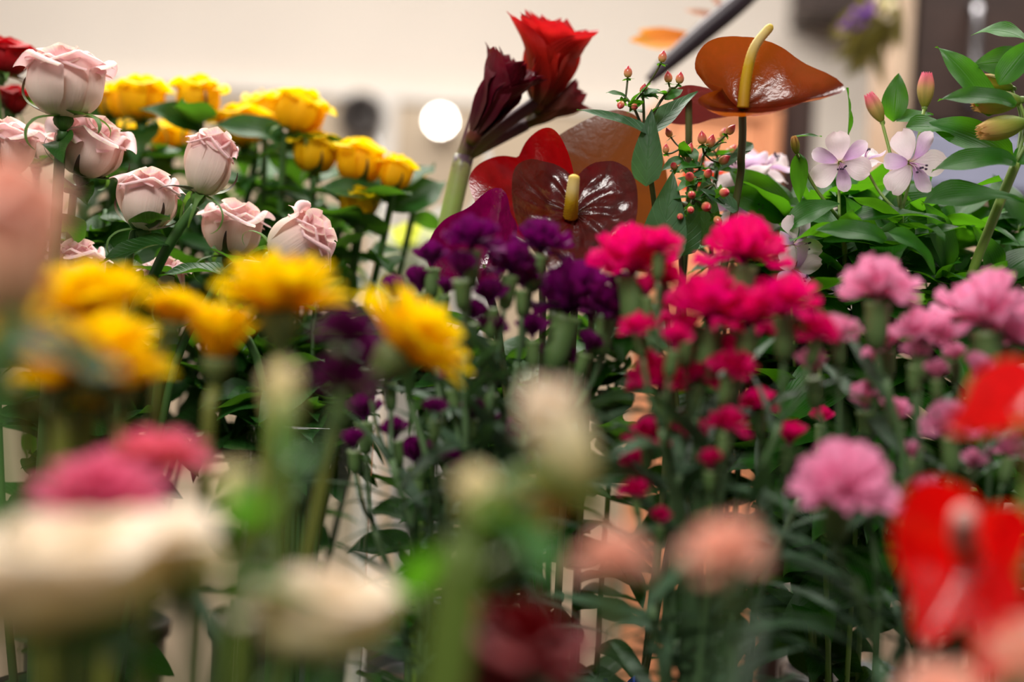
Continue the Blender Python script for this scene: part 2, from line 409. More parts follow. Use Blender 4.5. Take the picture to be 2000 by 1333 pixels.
M_AMABUD = petal_mat('amaryllis_bud_petal', [(0.0, rgb(110, 110, 40)), (0.4, rgb(120, 70, 46)), (1.0, rgb(110, 30, 40))], 0.3, 0.45, vein=0.5)
M_BRACT = petal_mat('papery_bract', [(0.0, rgb(150, 150, 90)), (0.5, rgb(120, 84, 90)), (1.0, rgb(90, 60, 66))], 0.3, 0.5)
M_STREL = petal_mat('orange_sepal', [(0.0, rgb(240, 150, 40)), (1.0, rgb(255, 176, 70))], 0.45, 0.5)
M_STRELP = petal_mat('pinkish_sepal', [(0.0, rgb(200, 140, 120)), (1.0, rgb(240, 190, 160))], 0.45, 0.5)
M_BEAK = plain('dark_beak', rgb(58, 44, 54), 0.4, amt=0.15)
M_DRYP = petal_mat('violet_dried_petal', [(0.0, rgb(120, 90, 150)), (1.0, rgb(150, 90, 190))], 0.4, 0.6)

M_LEAF = leaf_mat('rose_leaf', rgb(34, 76, 26), rgb(66, 102, 52), 0.25, 0.45, (0.12, 0.34, 0.015, 1))
M_LEAFL = leaf_mat('bright_alstroemeria_leaf', rgb(36, 92, 20), rgb(62, 116, 36), 0.34, 0.42, (0.14, 0.46, 0.01, 1), parallel=True)
M_LEAFH = leaf_mat('hypericum_leaf', rgb(58, 90, 62), rgb(120, 158, 110), 0.2, 0.45, (0.12, 0.32, 0.04, 1), nerves=7)
M_LEAFC = leaf_mat('carnation_leaf', rgb(62, 88, 64), rgb(74, 98, 76), 0.15, 0.5, (0.08, 0.2, 0.04, 1), parallel=True)
M_LEAFD = leaf_mat('dry_foliage', rgb(110, 100, 40), rgb(128, 116, 60), 0.25, 0.6, (0.3, 0.26, 0.05, 1), parallel=True)
M_SEPAL = leaf_mat('sepal', rgb(74, 112, 48), rgb(96, 132, 70), 0.25, 0.5, (0.2, 0.4, 0.04, 1), parallel=True)
M_SEPALDRY = uv_ramp_mat('browning_sepal', [(0.0, rgb(74, 110, 46)), (0.45, rgb(84, 104, 44)), (0.8, rgb(70, 44, 26)), (1.0, rgb(40, 26, 20))], 0.5)
M_STEM = uv_ramp_mat('green_stem', [(0.0, rgb(50, 84, 38)), (0.6, rgb(64, 104, 44)), (1.0, rgb(62, 102, 46))], 0.5)
M_STEML = uv_ramp_mat('pale_green_stem', [(0.0, rgb(94, 128, 50)), (1.0, rgb(134, 160, 70))], 0.45)
M_STEMC = uv_ramp_mat('bluish_green_stem', [(0.0, rgb(62, 90, 62)), (1.0, rgb(84, 114, 70))], 0.5)
M_STEMG = uv_ramp_mat('olive_stem', [(0.0, rgb(84, 92, 30)), (1.0, rgb(112, 118, 40))], 0.5)
M_STEMO = uv_ramp_mat('olive_green_stem', [(0.0, rgb(70, 88, 28)), (1.0, rgb(100, 122, 40))], 0.5)
M_STEMA = uv_ramp_mat('amaryllis_stem', [(0.0, rgb(110, 150, 50)), (0.85, rgb(150, 176, 90)), (0.97, rgb(150, 150, 96)), (1.0, rgb(92, 70, 80))], 0.4)
M_STEMD = uv_ramp_mat('dark_stem', [(0.0, rgb(56, 62, 30)), (1.0, rgb(84, 90, 44))], 0.35)
M_CALYX = uv_ramp_mat('green_calyx', [(0.0, rgb(70, 98, 52)), (0.7, rgb(92, 120, 66)), (1.0, rgb(134, 150, 104))], 0.5)
M_INVOL = uv_ramp_mat('green_involucre', [(0.0, rgb(78, 96, 46)), (1.0, rgb(92, 106, 54))], 0.6)
M_DISC = plain('gerbera_disc', rgb(70, 52, 14), 0.8, noise_s=300, amt=0.5, bump=0.6)
M_SPADIX = uv_ramp_mat('yellow_spadix', [(0.0, rgb(196, 140, 10)), (0.45, rgb(216, 178, 20)), (0.72, rgb(236, 214, 140)), (0.9, rgb(238, 214, 130)), (1.0, rgb(222, 186, 10))], 0.6, transl=0.15)
M_SPADIXP = uv_ramp_mat('pinkish_spadix', [(0.0, rgb(190, 140, 40)), (0.4, rgb(190, 130, 110)), (1.0, rgb(214, 160, 150))], 0.6)
M_BERRY = uv_ramp_mat('hypericum_berry', [(0.0, rgb(226, 214, 110)), (0.35, rgb(232, 160, 110)), (0.7, rgb(214, 60, 76)), (1.0, rgb(150, 40, 40))], 0.25)
M_ANTHER = plain('dark_anther', rgb(60, 40, 70), 0.6)
M_FILAMENT = plain('lilac_filament', rgb(206, 160, 200), 0.5)
M_TWINE = plain('jute_twine', rgb(150, 120, 80), 0.9)

M_SP_ORANGE = spathe_mat('orange_brown_spathe', rgb(108, 20, 16), rgb(170, 16, 70), 0.50, rgb(156, 72, 0))
M_SP_DARK = spathe_mat('dark_red_spathe', rgb(78, 8, 8), rgb(120, 24, 40), 0.20, rgb(110, 24, 6))
M_SP_BROWN = spathe_mat('brown_spathe', rgb(104, 54, 28), rgb(104, 58, 28), 0.42, rgb(140, 72, 22), 0.4)
M_SP_RED = spathe_mat('red_spathe', rgb(140, 8, 16), rgb(130, 6, 18), 0.32, rgb(190, 6, 8), 0.2)
M_SP_MAUVE = spathe_mat('mauve_spathe', rgb(120, 64, 76), rgb(128, 82, 96), 0.2, rgb(130, 40, 40), 0.3)
M_SP_MAG = spathe_mat('magenta_spathe', rgb(112, 2, 66), rgb(112, 4, 70), 0.22, rgb(130, 0, 70), 0.15)
M_SP_SCARLET = spathe_mat('scarlet_spathe', rgb(222, 10, 12), rgb(200, 10, 16), 0.3, rgb(240, 10, 6), 0.2)

# ------------------------------------------------------------------ the room
WALL_Y = 4.0
def panel(name, x0, x1, y0, y1, z0, z1, mat, bev=0.0, parent=None):
    cx, cy = (x0 + x1) / 2, (y0 + y1) / 2
    o = put(name, box_mesh(name, x0 - cx, x1 - cx, y0 - cy, y1 - cy, 0, z1 - z0, mat, bev), parent)
    o.location = (cx, cy, z0) if parent is None else Vector((cx, cy, z0)) - parent.location
    return o
struct(panel('floor', -3.2, 3.2, -2.0, WALL_Y, -0.05, 0.0, M_FLOOR))
struct(panel('ceiling', -3.2, 3.2, -2.0, WALL_Y, 2.82, 2.87, M_CEIL))
struct(panel('wall_back', -3.2, 3.2, WALL_Y, WALL_Y + 0.1, 0, 2.82, M_WALL))
struct(panel('wall_left', -3.3, -3.2, -2.0, WALL_Y, 0, 2.82, M_WALL))
struct(panel('wall_right', 3.2, 3.3, -2.0, WALL_Y, 0, 2.82, M_WALL))
zt = P(650, 196, WALL_Y).z
struct(panel('wall_panelling', -3.2, P(1560, 190, WALL_Y).x, WALL_Y - 0.03, WALL_Y, 0, zt, M_WAINSCOT))
struct(panel('trim_1', -3.2, P(1560, 190, WALL_Y).x, WALL_Y - 0.045, WALL_Y, zt, zt + 0.03, M_WHITE, 0.004))
xm = P(762, 240, WALL_Y).x
struct(panel('trim_2', xm - 0.022, xm + 0.022, WALL_Y - 0.05, WALL_Y - 0.03, 0, zt, M_WHITE, 0.003))

# round spot lamp on the panelling
lp = P(860, 235, 3.86)
lamp = thing('spot_lamp', (lp.x, WALL_Y - 0.03, lp.z), 'small round spot lamp glowing white on the tan wall panelling', 'lamp')
put('housing', lathe('housing', [(0.03, 0), (0.03, 0.012), (0.02, 0.02), (0.02, 0.06), (0.034, 0.075), (0.034, 0.10), (0.03, 0.10), (0.026, 0.085)], M_WHITE, 24), lamp,
    Matrix.Rotation(PI / 2, 4, 'X'))
put('bulb', lathe('bulb', [(0.002, 0.115), (0.012, 0.112), (0.019, 0.102), (0.021, 0.093), (0.018, 0.088)][::-1], M_BULB, 20), lamp, Matrix.Rotation(PI / 2, 4, 'X'))
sp_ = P(702, 222, 3.9)
spk = thing('wall_fan', (sp_.x, WALL_Y - 0.03, sp_.z), 'dark grey round fan mounted on the tan wall panelling', 'fan')
put('housing', lathe('housing', [(0.062, 0), (0.066, 0.03), (0.06, 0.05), (0.054, 0.05), (0.052, 0.02)], M_DARKGREY, 28), spk, Matrix.Rotation(PI / 2, 4, 'X'))
put('hub', lathe('hub', [(0.016, 0.012), (0.016, 0.04), (0.010, 0.046)], M_BUCKET, 16), spk, Matrix.Rotation(PI / 2, 4, 'X'))
bl = grid_mesh('blade', 3, 4, lambda u, v: ((u - .5) * 0.028 * (0.5 + v), 0.012 + 0.036 * v, 0.026 + (u - .5) * 0.012), M_DARKGREY)
for k in range(5): put('blade', bl, spk, Matrix.Rotation(PI / 2, 4, 'X') @ Matrix.Rotation(k * 2 * PI / 5, 4, 'Z'))

# right background: salmon board, dark post, wall shelf, tall cabinet
def slab_thing(name, c, size, mat, label, cat, bev=0.006):
    o = put(name, box_mesh(name, -size[0] / 2, size[0] / 2, -size[1] / 2, size[1] / 2, 0, size[2], mat, bev))
    o.location = c; return tag(o, label, cat)
a, b = P(1295, 200, 2.6), P(1512, 200, 2.6)
brd = thing('display_crate', ((a.x + b.x) / 2, 2.7, 0), 'salmon orange display crate with a frame behind the anthuriums', 'crate')
wdt = b.x - a.x; hgt = a.z
put('front_panel', box_mesh('front_panel', -wdt / 2 + .02, wdt / 2 - .02, -0.09, -0.075, 0.02, hgt - .02, M_SALMON), brd)
for sx in (-1, 1): put('side_rail', box_mesh('side_rail', sx * wdt / 2 - .015, sx * wdt / 2 + .015, -0.1, 0.1, 0, hgt, M_SALMON, .003), brd)
put('top_rail', box_mesh('top_rail', -wdt / 2, wdt / 2, -0.1, 0.1, hgt - .02, hgt + .008, M_SALMON, .003), brd)
a = P(1512, 172, 2.75); b = P(1600, 172, 2.75)
pst = thing('room_divider', ((a.x + b.x) / 2, 2.8, 0), 'dark brown narrow divider panel standing beside the salmon crate', 'divider')
wdt = b.x - a.x; hgt = a.z + .03
put('post', box_mesh('post', -wdt / 2, -wdt / 2 + .03, -.03, .03, 0.03, hgt, M_DARKWOOD, .004), pst)
put('post', box_mesh('post', wdt / 2 - .03, wdt / 2, -.03, .03, 0.03, hgt, M_DARKWOOD, .004), pst)
put('board', box_mesh('board', -wdt / 2 + .03, wdt / 2 - .03, -.012, .012, 0.06, hgt - .01, M_BROWN), pst)
put('foot', box_mesh('foot', -wdt / 2 - .03, wdt / 2 + .03, -.12, .12, 0, .03, M_DARKWOOD, .004), pst)
a = P(1568, 26, 3.8); b = P(1800, 26, 3.8)
shf = thing('wall_shelf', ((a.x + b.x) / 2, WALL_Y, a.z), 'dark brown shelf fixed high on the cream back wall', 'shelf')
put('board', box_mesh('board', a.x - (a.x + b.x) / 2, b.x - (a.x + b.x) / 2, -.24, 0, 0.0, .035, M_DARKWOOD, .003), shf)
put('back_board', box_mesh('back_board', a.x - (a.x + b.x) / 2, b.x - (a.x + b.x) / 2, -.02, 0, 0.035, .3, M_DARKWOOD, .003), shf)

cd = 2.30
l0 = P(1742, 180, cd).x; zsp = P(1900, 252, cd).z; zbl = P(1900, 372, cd).z
cab = thing('tall_cabinet', (l0 + 0.45, cd + 0.25, 0), 'tall dark wood cabinet with a grey blue drawer and beige base', 'cabinet')
put('body', box_mesh('body', -0.43, 0.45, -0.23, -0.10, zsp, 2.45, M_DARKWOOD, .004), cab)
put('edge_trim', box_mesh('edge_trim', -0.45, -0.425, -0.27, -0.10, 0.0, 2.45, M_BEIGE, .003), cab)
dr = put('door', box_mesh('door', -0.415, 0.44, -0.255, -0.232, zsp + .006, 2.44, M_DARKWOOD, .004), cab)
hx = P(1893, 100, cd).x - cab.location.x; h0, h1 = P(1890, 205, cd).z, P(1900, 12, cd).z
hd = put('handle', tube('handle', catmull([(hx, -.255, h0), (hx, -.285, h0 + .015), (hx, -.285, (h0 + h1) / 2), (hx, -.285, h1 - .015), (hx, -.255, h1)], 5), 0.009, M_METAL, 10), dr)
dw = put('drawer', box_mesh('drawer', -0.42, 0.45, -0.262, -0.10, zbl, zsp - .006, M_GREYBLUE, .004), cab)
put('base', box_mesh('base', -0.42, 0.45, -0.24, -0.10, 0, zbl - .006, M_BEIGE, .004), cab)

# benches that carry the buckets
def bench(x0, x1, y0, y1, z, label):
    t = thing('display_bench', ((x0 + x1) / 2, (y0 + y1) / 2, 0), label, 'bench')
    w, dp = (x1 - x0) / 2, (y1 - y0) / 2
    n = 4
    for k in range(n):
        ya, yb = lerp(-dp, dp, k / n), lerp(-dp, dp, (k + 1) / n)
        put('plank', box_mesh('plank', -w, w, ya + .003, yb - .003, z - .03, z, M_BENCH, .003), t)
    for sx in (-1, 1):
        for sy in (-1, 1):
            put('leg', box_mesh('leg', sx * (w - .05) - .025, sx * (w - .05) + .025, sy * (dp - .04) - .025, sy * (dp - .04) + .025, 0, z - .03, M_BENCH, .003), t)
    put('apron', box_mesh('apron', -w + .02, w - .02, -dp + .005, -dp + .025, z - .13, z - .03, M_BENCH, .003), t)
    return t
ZB, ZF = 0.60, 0.44
bench(-0.85, 0.85, 1.03, 1.80, ZB, 'dark wooden bench carrying the rear row of flower buckets')
bench(-0.5, 0.55, 0.30, 0.99, ZF, 'lower dark wooden bench carrying the front row of flower buckets')

BK = {}
def bucket(key, x, y, zb, label, h=0.27, r=0.058, group='black flower buckets'):
    t = thing('flower_bucket', (x, y, zb), label, 'bucket', group)
    put('body', lathe('body', [(r * .8, 0), (r * .82, .002), (r, h), (r * .965, h), (r * .79, .008), (.001, .008)], M_BUCKET, 28), t)
    put('rim', lathe('rim', [(r * .985, h - .016), (r * 1.06, h - .014), (r * 1.07, h), (r * .98, h + .003), (r * .965, h - .004)], M_BUCKET, 28), t)
    BK[key] = (x, y, zb + .012, zb + h, r * .72)
def glass_vase(key, x, y, zb, h, r, label):
    t = thing('glass_vase', (x, y, zb), label, 'vase')
    put('glass_wall', grid_mesh('glass_wall', 40, 3, lambda u, v: (r * math.cos(u * 2 * PI), r * math.sin(u * 2 * PI), h * v), M_GLASS), t)
    put('foot', lathe('foot', [(r * .96, 0), (r, .003), (r, .012), (r * .9, .014)], M_GLASS, 40), t)
    put('rim', lathe('rim', [(r - .004, h - .001), (r + .0012, h - .001), (r + .0016, h + .002), (r - .0015, h + .0035), (r - .0045, h + .002)], M_GLASS, 40), t)
    BK[key] = (x, y, zb + .016, zb + h, r * .78)

def stem_path(key, head, vias=(), rim_bias=None):
    x, y, zb, zr, r = BK[key]
    a = RND.uniform(0, 2 * PI); q = r * math.sqrt(RND.random())
    base = Vector((x + math.cos(a) * q * .8, y + math.sin(a) * q * .8, zb))
    ref = vias[-1] if vias else head
    dv = Vector((ref.x - x, ref.y - y)); dl = min(1, r * .85 / max(dv.length, 1e-5))
    rim = Vector((x + dv.x * dl, y + dv.y * dl, zr))
    pts = [base, rim] + list(vias)[::-1] + [head]
    return catmull(pts, 7), base

# buckets: rear row, middle row, front row
bucket('pinkA', -0.34, 1.14, ZB, 'black bucket holding blush roses at the end of the rear bench', 0.30, .066)
glass_vase('pinkB', P(604, 900, 1.17).x, 1.17, ZB, 0.52, 0.052, 'tall clear glass vase holding blush roses and their leaves')
bucket('yelA', -0.40, 1.42, ZB, 'black bucket holding yellow roses behind the blush roses', 0.30, .07)
bucket('yelB', -0.22, 1.46, ZB, 'black bucket holding yellow roses beside the cellophane bouquet', 0.30, .07)
bucket('ama', -0.05, 1.26, ZB, 'black bucket holding the red amaryllis', 0.30, .05)
bucket('anth', 0.08, 1.15, ZB, 'black bucket holding dark red and orange anthuriums', 0.30, .066)
bucket('hyp', 0.20, 1.20, ZB, 'black bucket holding berried hypericum', 0.30, .05)
bucket('alsA', 0.30, 1.14, ZB, 'black bucket holding pale alstroemeria in bloom', 0.30, .062)
bucket('alsB', 0.43, 1.20, ZB, 'black bucket holding leafy alstroemeria in bud', 0.30, .062)
bucket('alsC', 0.34, 1.36, ZB, 'black bucket holding white alstroemeria behind the hypericum', 0.30, .06)
bucket('str', 0.70, 1.50, ZB, 'black bucket holding the bird of paradise', 0.30, .06)
bucket('cel', -0.09, 1.60, ZB, 'black bucket under the cellophane wrapped bouquet', 0.30, .06)
bucket('pur', -0.02, 0.91, ZF, 'black bucket holding purple spray carnations', 0.34, .06)
bucket('mag', 0.125, 0.885, ZF, 'black bucket holding magenta spray carnations', 0.34, .064)
bucket('pnk', 0.27, 0.88, ZF, 'black bucket holding pink spray carnations', 0.34, .064)
bucket('ger', -0.19, 0.76, ZF, 'black bucket holding yellow gerberas', 0.34, .066)
bucket('gpk', -0.20, 0.62, ZF, 'black bucket holding pink gerberas', 0.30, .05)
bucket('wht', -0.08, 0.52, ZF, 'black bucket holding cream lisianthus', 0.28, .056)
bucket('pch', 0.08, 0.52, ZF, 'black bucket holding peach carnations', 0.28, .05)
bucket('red', 0.22, 0.64, ZF, 'black bucket holding scarlet anthuriums', 0.32, .056)
bucket('drk', 0.05, 0.66, ZF, 'black bucket holding a dark red rose', 0.28, .045)

# ------------------------------------------------------------------ leaves
def leaf_proto(name, mat, w, bend, fold, tip=1.0, serr=0.0, nu=6, nv=10, wave=0.0, base=0.35, seed=0):
    ph = seed * 1.7
    def f(u, v):
        x = (u - .5) * 2
        prof = (math.sin(PI * min(1, v) ** (0.62 + base * .4)) ** 0.85) * (1 - 0.25 * v * tip)
        if v >= 1: prof = 0.0
        ww = w * prof
        if serr: ww *= 1 + serr * ((v * 13) % 1.0 - .5) * abs(x)
        if v == 0: ww = w * 0.06
        ang = bend * v
        # arc of unit length
        if abs(bend) < 1e-3: y, z = v, 0.0
        else: y, z = math.sin(ang) / bend, -(1 - math.cos(ang)) / bend
        z += abs(x) ** 1.3 * ww * fold + wave * math.sin(v * 9 + ph + x * 1.3) * abs(x) * w
        return (x * ww, y, z)
    return grid_mesh(name, nu, nv, f, mat)
LP = {
    'rose': [leaf_proto('rose_leaf', M_LEAF, .30, bd, .35, serr=.14, nv=14, wave=.12, seed=k) for k, bd in enumerate((.4, .8, -.2))],
    'als': [leaf_proto('alstroemeria_leaf', M_LEAFL, wd, bd, .28, wave=.14, nv=12, seed=k) for k, (wd, bd) in enumerate(((.22, .7), (.26, 1.1), (.20, .2)))],
    'hyp': [leaf_proto('hypericum_leaf', M_LEAFH, .25, bd, .22, wave=.05, base=-.1, seed=k) for k, bd in enumerate((.3, .6, -.15))],
    'car': [leaf_proto('carnation_leaf', M_LEAFC, .035, bd, .6, nu=2, nv=7, seed=k) for k, bd in enumerate((.9, 1.6, .4))],
    'dry': [leaf_proto('dry_leaf', M_LEAFD, .12, bd, .3, nu=4, nv=8, wave=.2, seed=k) for k, bd in enumerate((.5, 1.0, .2))],
}
def leaf(parent, kind, pos, d, n, s, w=1.0, var=None):
    me = LP[kind][RND.randrange(3) if var is None else var]
    return put('leaf', me, parent, leaf_frame(pos, d, n, s, w))
def rdir(up=0.3, sp=1.0):
    a = RND.uniform(0, 2 * PI)
    return Vector((math.cos(a) * sp, math.sin(a) * sp, up)).normalized()
def jit(v, s):
    return (v + Vector((RND.uniform(-s, s), RND.uniform(-s, s), RND.uniform(-s, s)))).normalized()

def leafy(root, base, path, kind, n, f0, f1, size, droop=0.1, w=1.0, face=None):
    """leaves along a stem (path in world coordinates)"""
    for k in range(n):
        f = lerp(f0, f1, (k + RND.uniform(.1, .9)) / n)
        i = min(len(path) - 2, int(f * (len(path) - 1)))
        p = path[i].lerp(path[i + 1], f * (len(path) - 1) - i)
        d = rdir(RND.uniform(-.2, .7) - droop)
        if d.y > 0.3 and RND.random() < .5: d.y = -d.y
        nrm = jit(Vector((0, -.25, 1)), .5)
        leaf(root, kind, p - base, d, nrm, size * RND.uniform(.75, 1.2), w)

# ------------------------------------------------------------------ roses and rose-like blooms
def rose_petal(name, mat, s, opn, curl, W, k, nu=10, nv=11):
    """petal of a unit-high bloom; s 0 inner .. 1 outer; opn 0 bud .. 1 open"""
    rr = random.Random(k * 31 + int(s * 100))
    Rb = lerp(0.13, lerp(0.33, 0.46, opn), s ** 0.8)
    kk = lerp(-1.05, lerp(-0.55, 0.22, opn), s)
    h = lerp(1.0, lerp(0.97, 0.93, opn), s) * rr.uniform(.95, 1.04)
    tilt = rr.uniform(-.07, .07); rad = curl * .42 * rr.uniform(.8, 1.2)
    rl = lerp(.25, 1.0, smooth(.15, .55, s)); sk = rr.uniform(-.25, .25); cv = rr.uniform(.80, .90)
    def f(u, v):
        x = (u - .5) * 2
        vt = v * (1 - lerp(.06, .17, s) * abs(x) ** 2.6 * smooth(.3, 1, v))
        g = math.sqrt(max(0, 1 - (1 - min(vt, .45) / .45) ** 2))
        if vt > .45: g = 1 + kk * (vt - .45) - 0.2 * (1 - s) * (vt - .45) ** 2
        r = max(.012, Rb * g)
        # the margin rolls back on both sides of a pinched tip
        vf = cv - .20 * min(1, abs(x - sk * .5)) ** 1.1
        ang = max(0, (vt - vf) / rad) * rl
        if ang > 0:
            ang = min(ang, 2.9)
            zz = vf + rad / rl * math.sin(ang) * .9
            ro = rad / rl * (1 - math.cos(ang)) * (1.0 + .35 * abs(x))
        else: zz, ro = vt, 0.0
        z = h * (zz + tilt * x * vt)
        r += ro
        r += (.035 * x + .035 * abs(x) ** 3) * s * smooth(.15, .6, vt) + .012 * math.sin(7 * vt + x * 4 + k) * s
        a = W * x * (lerp(.75, 1, smooth(0, .3, vt))) * math.sqrt(max(.25, 1 - max(0, (vt - .6) / .45) ** 2 * lerp(.35, .72, s)))
        return (r * math.cos(a), r * math.sin(a), z)
    return grid_mesh(name, nu, nv, f, mat)

ROSE_CACHE = {}
def rose_set(mat, opn, curl, n, hi):
    key = (mat.name, round(opn, 2), round(curl, 2), n, hi)
    if key not in ROSE_CACHE:
        L = []
        for i in range(n):
            s = i / (n - 1)
            L.append(rose_petal('petal', mat, s, opn, curl, lerp(1.4, .92, s), i, 14 if hi else 7, 20 if hi else 10))
        ROSE_CACHE[key] = L
    return ROSE_CACHE[key]

def sepal_mesh(mat, L, curl, w=.12, seed=0):
    rr = random.Random(seed)
    tw = rr.uniform(-1.2, 1.2)
    pts = []; p = Vector((0.05, 0, 0.02)); ang = rr.uniform(-.2, .35)
    n = 9
    for i in range(n + 1):
        pts.append(p.copy()); ang -= curl * (i / n) * rr.uniform(.7, 1.3) * 1.2 / n * 3
        p = p + Vector((math.cos(ang), math.sin(i * .5) * tw * .15, math.sin(ang))) * L / n
    def f(u, v):
        i = min(n - 1, int(v * n)); q = pts[i].lerp(pts[i + 1], v * n - i)
        ww = w * (1 - v) ** .7 * (0.55 + 0.45 * math.sin(PI * min(1, v * 1.6 + .2))) + .006
        x = (u - .5) * 2
        return (q.x, q.y + x * ww, q.z + abs(x) * ww * .35)
    return grid_mesh('sepal', 4, 14, f, mat)
SEPALS = [sepal_mesh(M_SEPALDRY if k % 2 else M_SEPAL, (.62, .95, .7, .55, .85, .75)[k], (1.2, -1.6, 2.0, .6, 1.5, -.9)[k], (.15, .09, .12, .17, .07, .11)[k], k) for k in range(6)]
CALYX = lathe('calyx', [(.03, -.16), (.055, -.13), (.095, -.08), (.11, -.02), (.10, .02), (.05, .035)], M_SEPAL, 14)

def bloom_rose(root, M, mat, opn, curl, n, hi=False, sepals=5):
    """calyx with its petals and sepals, M in root space"""
    c = put('calyx', CALYX, root, M)
    for i, me in enumerate(rose_set(mat, opn, curl, n, hi)):
        put('petal', me, c, Matrix.Rotation(i * 2.399963 + RND.uniform(-.15, .15), 4, 'Z'))
    for k in range(sepals):
        put('sepal', SEPALS[RND.randrange(6)], c, Matrix.Rotation(k * 2 * PI / max(1, sepals) + RND.uniform(-.3, .3), 4, 'Z'))
    return c

def rose(name, px, py, d, hpx, axis, mat, opn, key, label, cat='rose', group=None, vias=(), curl=.16, n=15, hi=False, wide=1.0,
         srad=.0032, leaves=5, lsize=.05, lrange=(.5, .9), smat=None, sepals=5, lkind='rose'):
    head = P(px, py, d); ax = Dv(*axis); s = cm(hpx, d)
    neck = head - ax * s * .16
    v = [P(*q) for q in vias] if vias else [neck - ax * s * .5 - Vector((0, 0, s * .35))]
    path, base = stem_path(key, neck, v)
    root = thing(name, base, label, cat, group)
    put('stem', tube('stem', path, lambda f: lerp(srad * 1.15, srad * .95, f), smat or M_STEM, 8, off=base), root)
    bloom_rose(root, frame(head - base, ax, spin=RND.uniform(0, 6.28), s=Vector((s * wide, s * wide, s))), mat, opn, curl, n, hi, sepals)
    if leaves: leafy(root, base, path, lkind, leaves, lrange[0], lrange[1], lsize)
    return root

G = 'blush pink roses of the rear row'
D = 1.10
rose('rose', 124, 232, 1.09, 146, (.05, 1, .04), M_PINK, .62, 'pinkA', 'large open blush pink rose rising highest beside a dark red rose', group=G, vias=((112, 390, 1.10),), hi=True, wide=1.26, curl=.15, srad=.0042, leaves=3)
rose('rose', 160, 345, 1.13, 126, (.34, .9, .25), M_PINK, .7, 'pinkA', 'cream edged blush rose opening sideways under the tallest one', group=G, hi=True, wide=1.26, curl=.16, leaves=4)
rose('rose', -8, 352, 1.12, 128, (.10, 1, .1), M_PINK, .8, 'pinkA', 'blush pink rose just above the large peach rose', group=G, hi=True, wide=1.15, leaves=3)
rose('rose', 70, 330, 1.20, 90, (.0, 1, .1), M_PINK, .7, 'pinkA', 'pale blush rose half hidden behind the sideways opening one', group=G, hi=True, wide=1.1, leaves=3)
rose('rose', 280, 452, 1.10, 128, (.14, 1, .06), M_PINK, .45, 'pinkA', 'half open blush rose with a dark curled sepal in front', group=G, vias=((250, 530, 1.10),), hi=True, wide=1.14, curl=.14, leaves=3)
rose('rose', 388, 382, 1.08, 140, (.30, .95, .03), M_PINK, .12, 'pinkA', 'tight pointed blush rosebud on a slanting stem', group=G, vias=((345, 455, 1.085), (300, 540, 1.10), (245, 700, 1.12)), hi=True, wide=.98, curl=.1, srad=.0040, leaves=2)
rose('rose', 448, 505, 1.15, 118, (.18, 1, .1), M_PINK, .8, 'pinkB', 'cream tinged blush rose tucked behind the rightward leaning one', group=G, hi=True, wide=1.12, vias=((440, 620, 1.15),), leaves=3)
rose('rose', 530, 506, 1.085, 138, (.86, .52, .08), M_PINK, .4, 'pinkA', 'blush rose leaning far over above the broad level yellow gerbera', group=G, vias=((455, 520, 1.09), (405, 590, 1.10), (330, 760, 1.12)), hi=True, wide=1.12, curl=.13, leaves=3)
rose('rose', 150, 575, 1.13, 110, (.1, 1, .1), M_PINK, .7, 'pinkA', 'pale blush rose low down behind the yellow gerberas', group=G, hi=True, leaves=3)
rose('rose', 320, 590, 1.14, 92, (.05, 1, .1), M_PINK, .8, 'pinkA', 'small blush rose peeping over the yellow gerberas', group=G, hi=True, leaves=3)
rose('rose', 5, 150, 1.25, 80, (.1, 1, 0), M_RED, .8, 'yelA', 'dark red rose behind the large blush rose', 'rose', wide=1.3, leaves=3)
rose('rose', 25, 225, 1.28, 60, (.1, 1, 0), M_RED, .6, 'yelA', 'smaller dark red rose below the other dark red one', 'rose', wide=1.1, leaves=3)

GY = 'yellow roses behind the blush roses'
YL = 'yellow rose half hidden within the hazy yellow bunch'
YLAB = {276: 'yellow rose standing beside the largest blush rose', 384: 'yellow rose upright above the tight blush rosebud', 572: 'yellow rose tipped sideways topmost in its bunch with a dark leaf on its stem',
        478: 'wide yellow rose leaning above the leaning blush rose', 612: 'yellow rose between the tipped one and the dark fan', 702: 'large yellow rose before the white upright trim', 762: 'small yellow rose beside the beige yellow bud', 698: 'low short yellow rose under the large one'}
for (px, py, d, h, ax, w, key) in [
        (276, 240, 1.35, 96, (.04, 1, .02), 1.12, 'yelA'), (384, 236, 1.34, 92, (.03, 1, 0), 1.10, 'yelA'), (222, 236, 1.40, 80, (0, 1, 0), 1.0, 'yelA'),
        (478, 290, 1.36, 92, (-.12, 1, .05), 1.2, 'yelA'), (520, 262, 1.40, 90, (.05, 1, 0), 1.1, 'yelB'), (572, 262, 1.33, 96, (.32, .95, .02), 1.2, 'yelB'),
        (612, 342, 1.33, 92, (.05, 1, .05), 1.14, 'yelB'), (702, 362, 1.32, 96, (.05, 1, 0), 1.16, 'yelB'), (764, 374, 1.31, 78, (.2, 1, 0), 1.0, 'yelB'),
        (698, 432, 1.30, 70, (.05, 1, .1), 1.25, 'yelB'), (330, 300, 1.44, 66, (0, 1, .1), 1.5, 'yelA'), (250, 300, 1.44, 66, (0, 1, .1), 1.3, 'yelA')]:
    rose('rose', px, py, d, h, ax, M_YELLOW, .75, key, YLAB.get(px, YL), group=GY, wide=w, n=12, curl=.17, leaves=9, lsize=.065, lrange=(.48, .78))
rose('rose', 800, 396, 1.38, 80, (.1, 1, 0), M_BEIGEROSE, .15, 'yelB', 'beige yellow rosebud at the edge of the yellow bunch', wide=.9, n=10, leaves=4, lsize=.06)
rose('rose', 560, 590, 1.40, 60, (.1, 1, 0), M_BEIGEROSE, .2, 'yelB', 'cream rosebud low among the yellow rose leaves', wide=.9, n=10, leaves=8, lsize=.07)

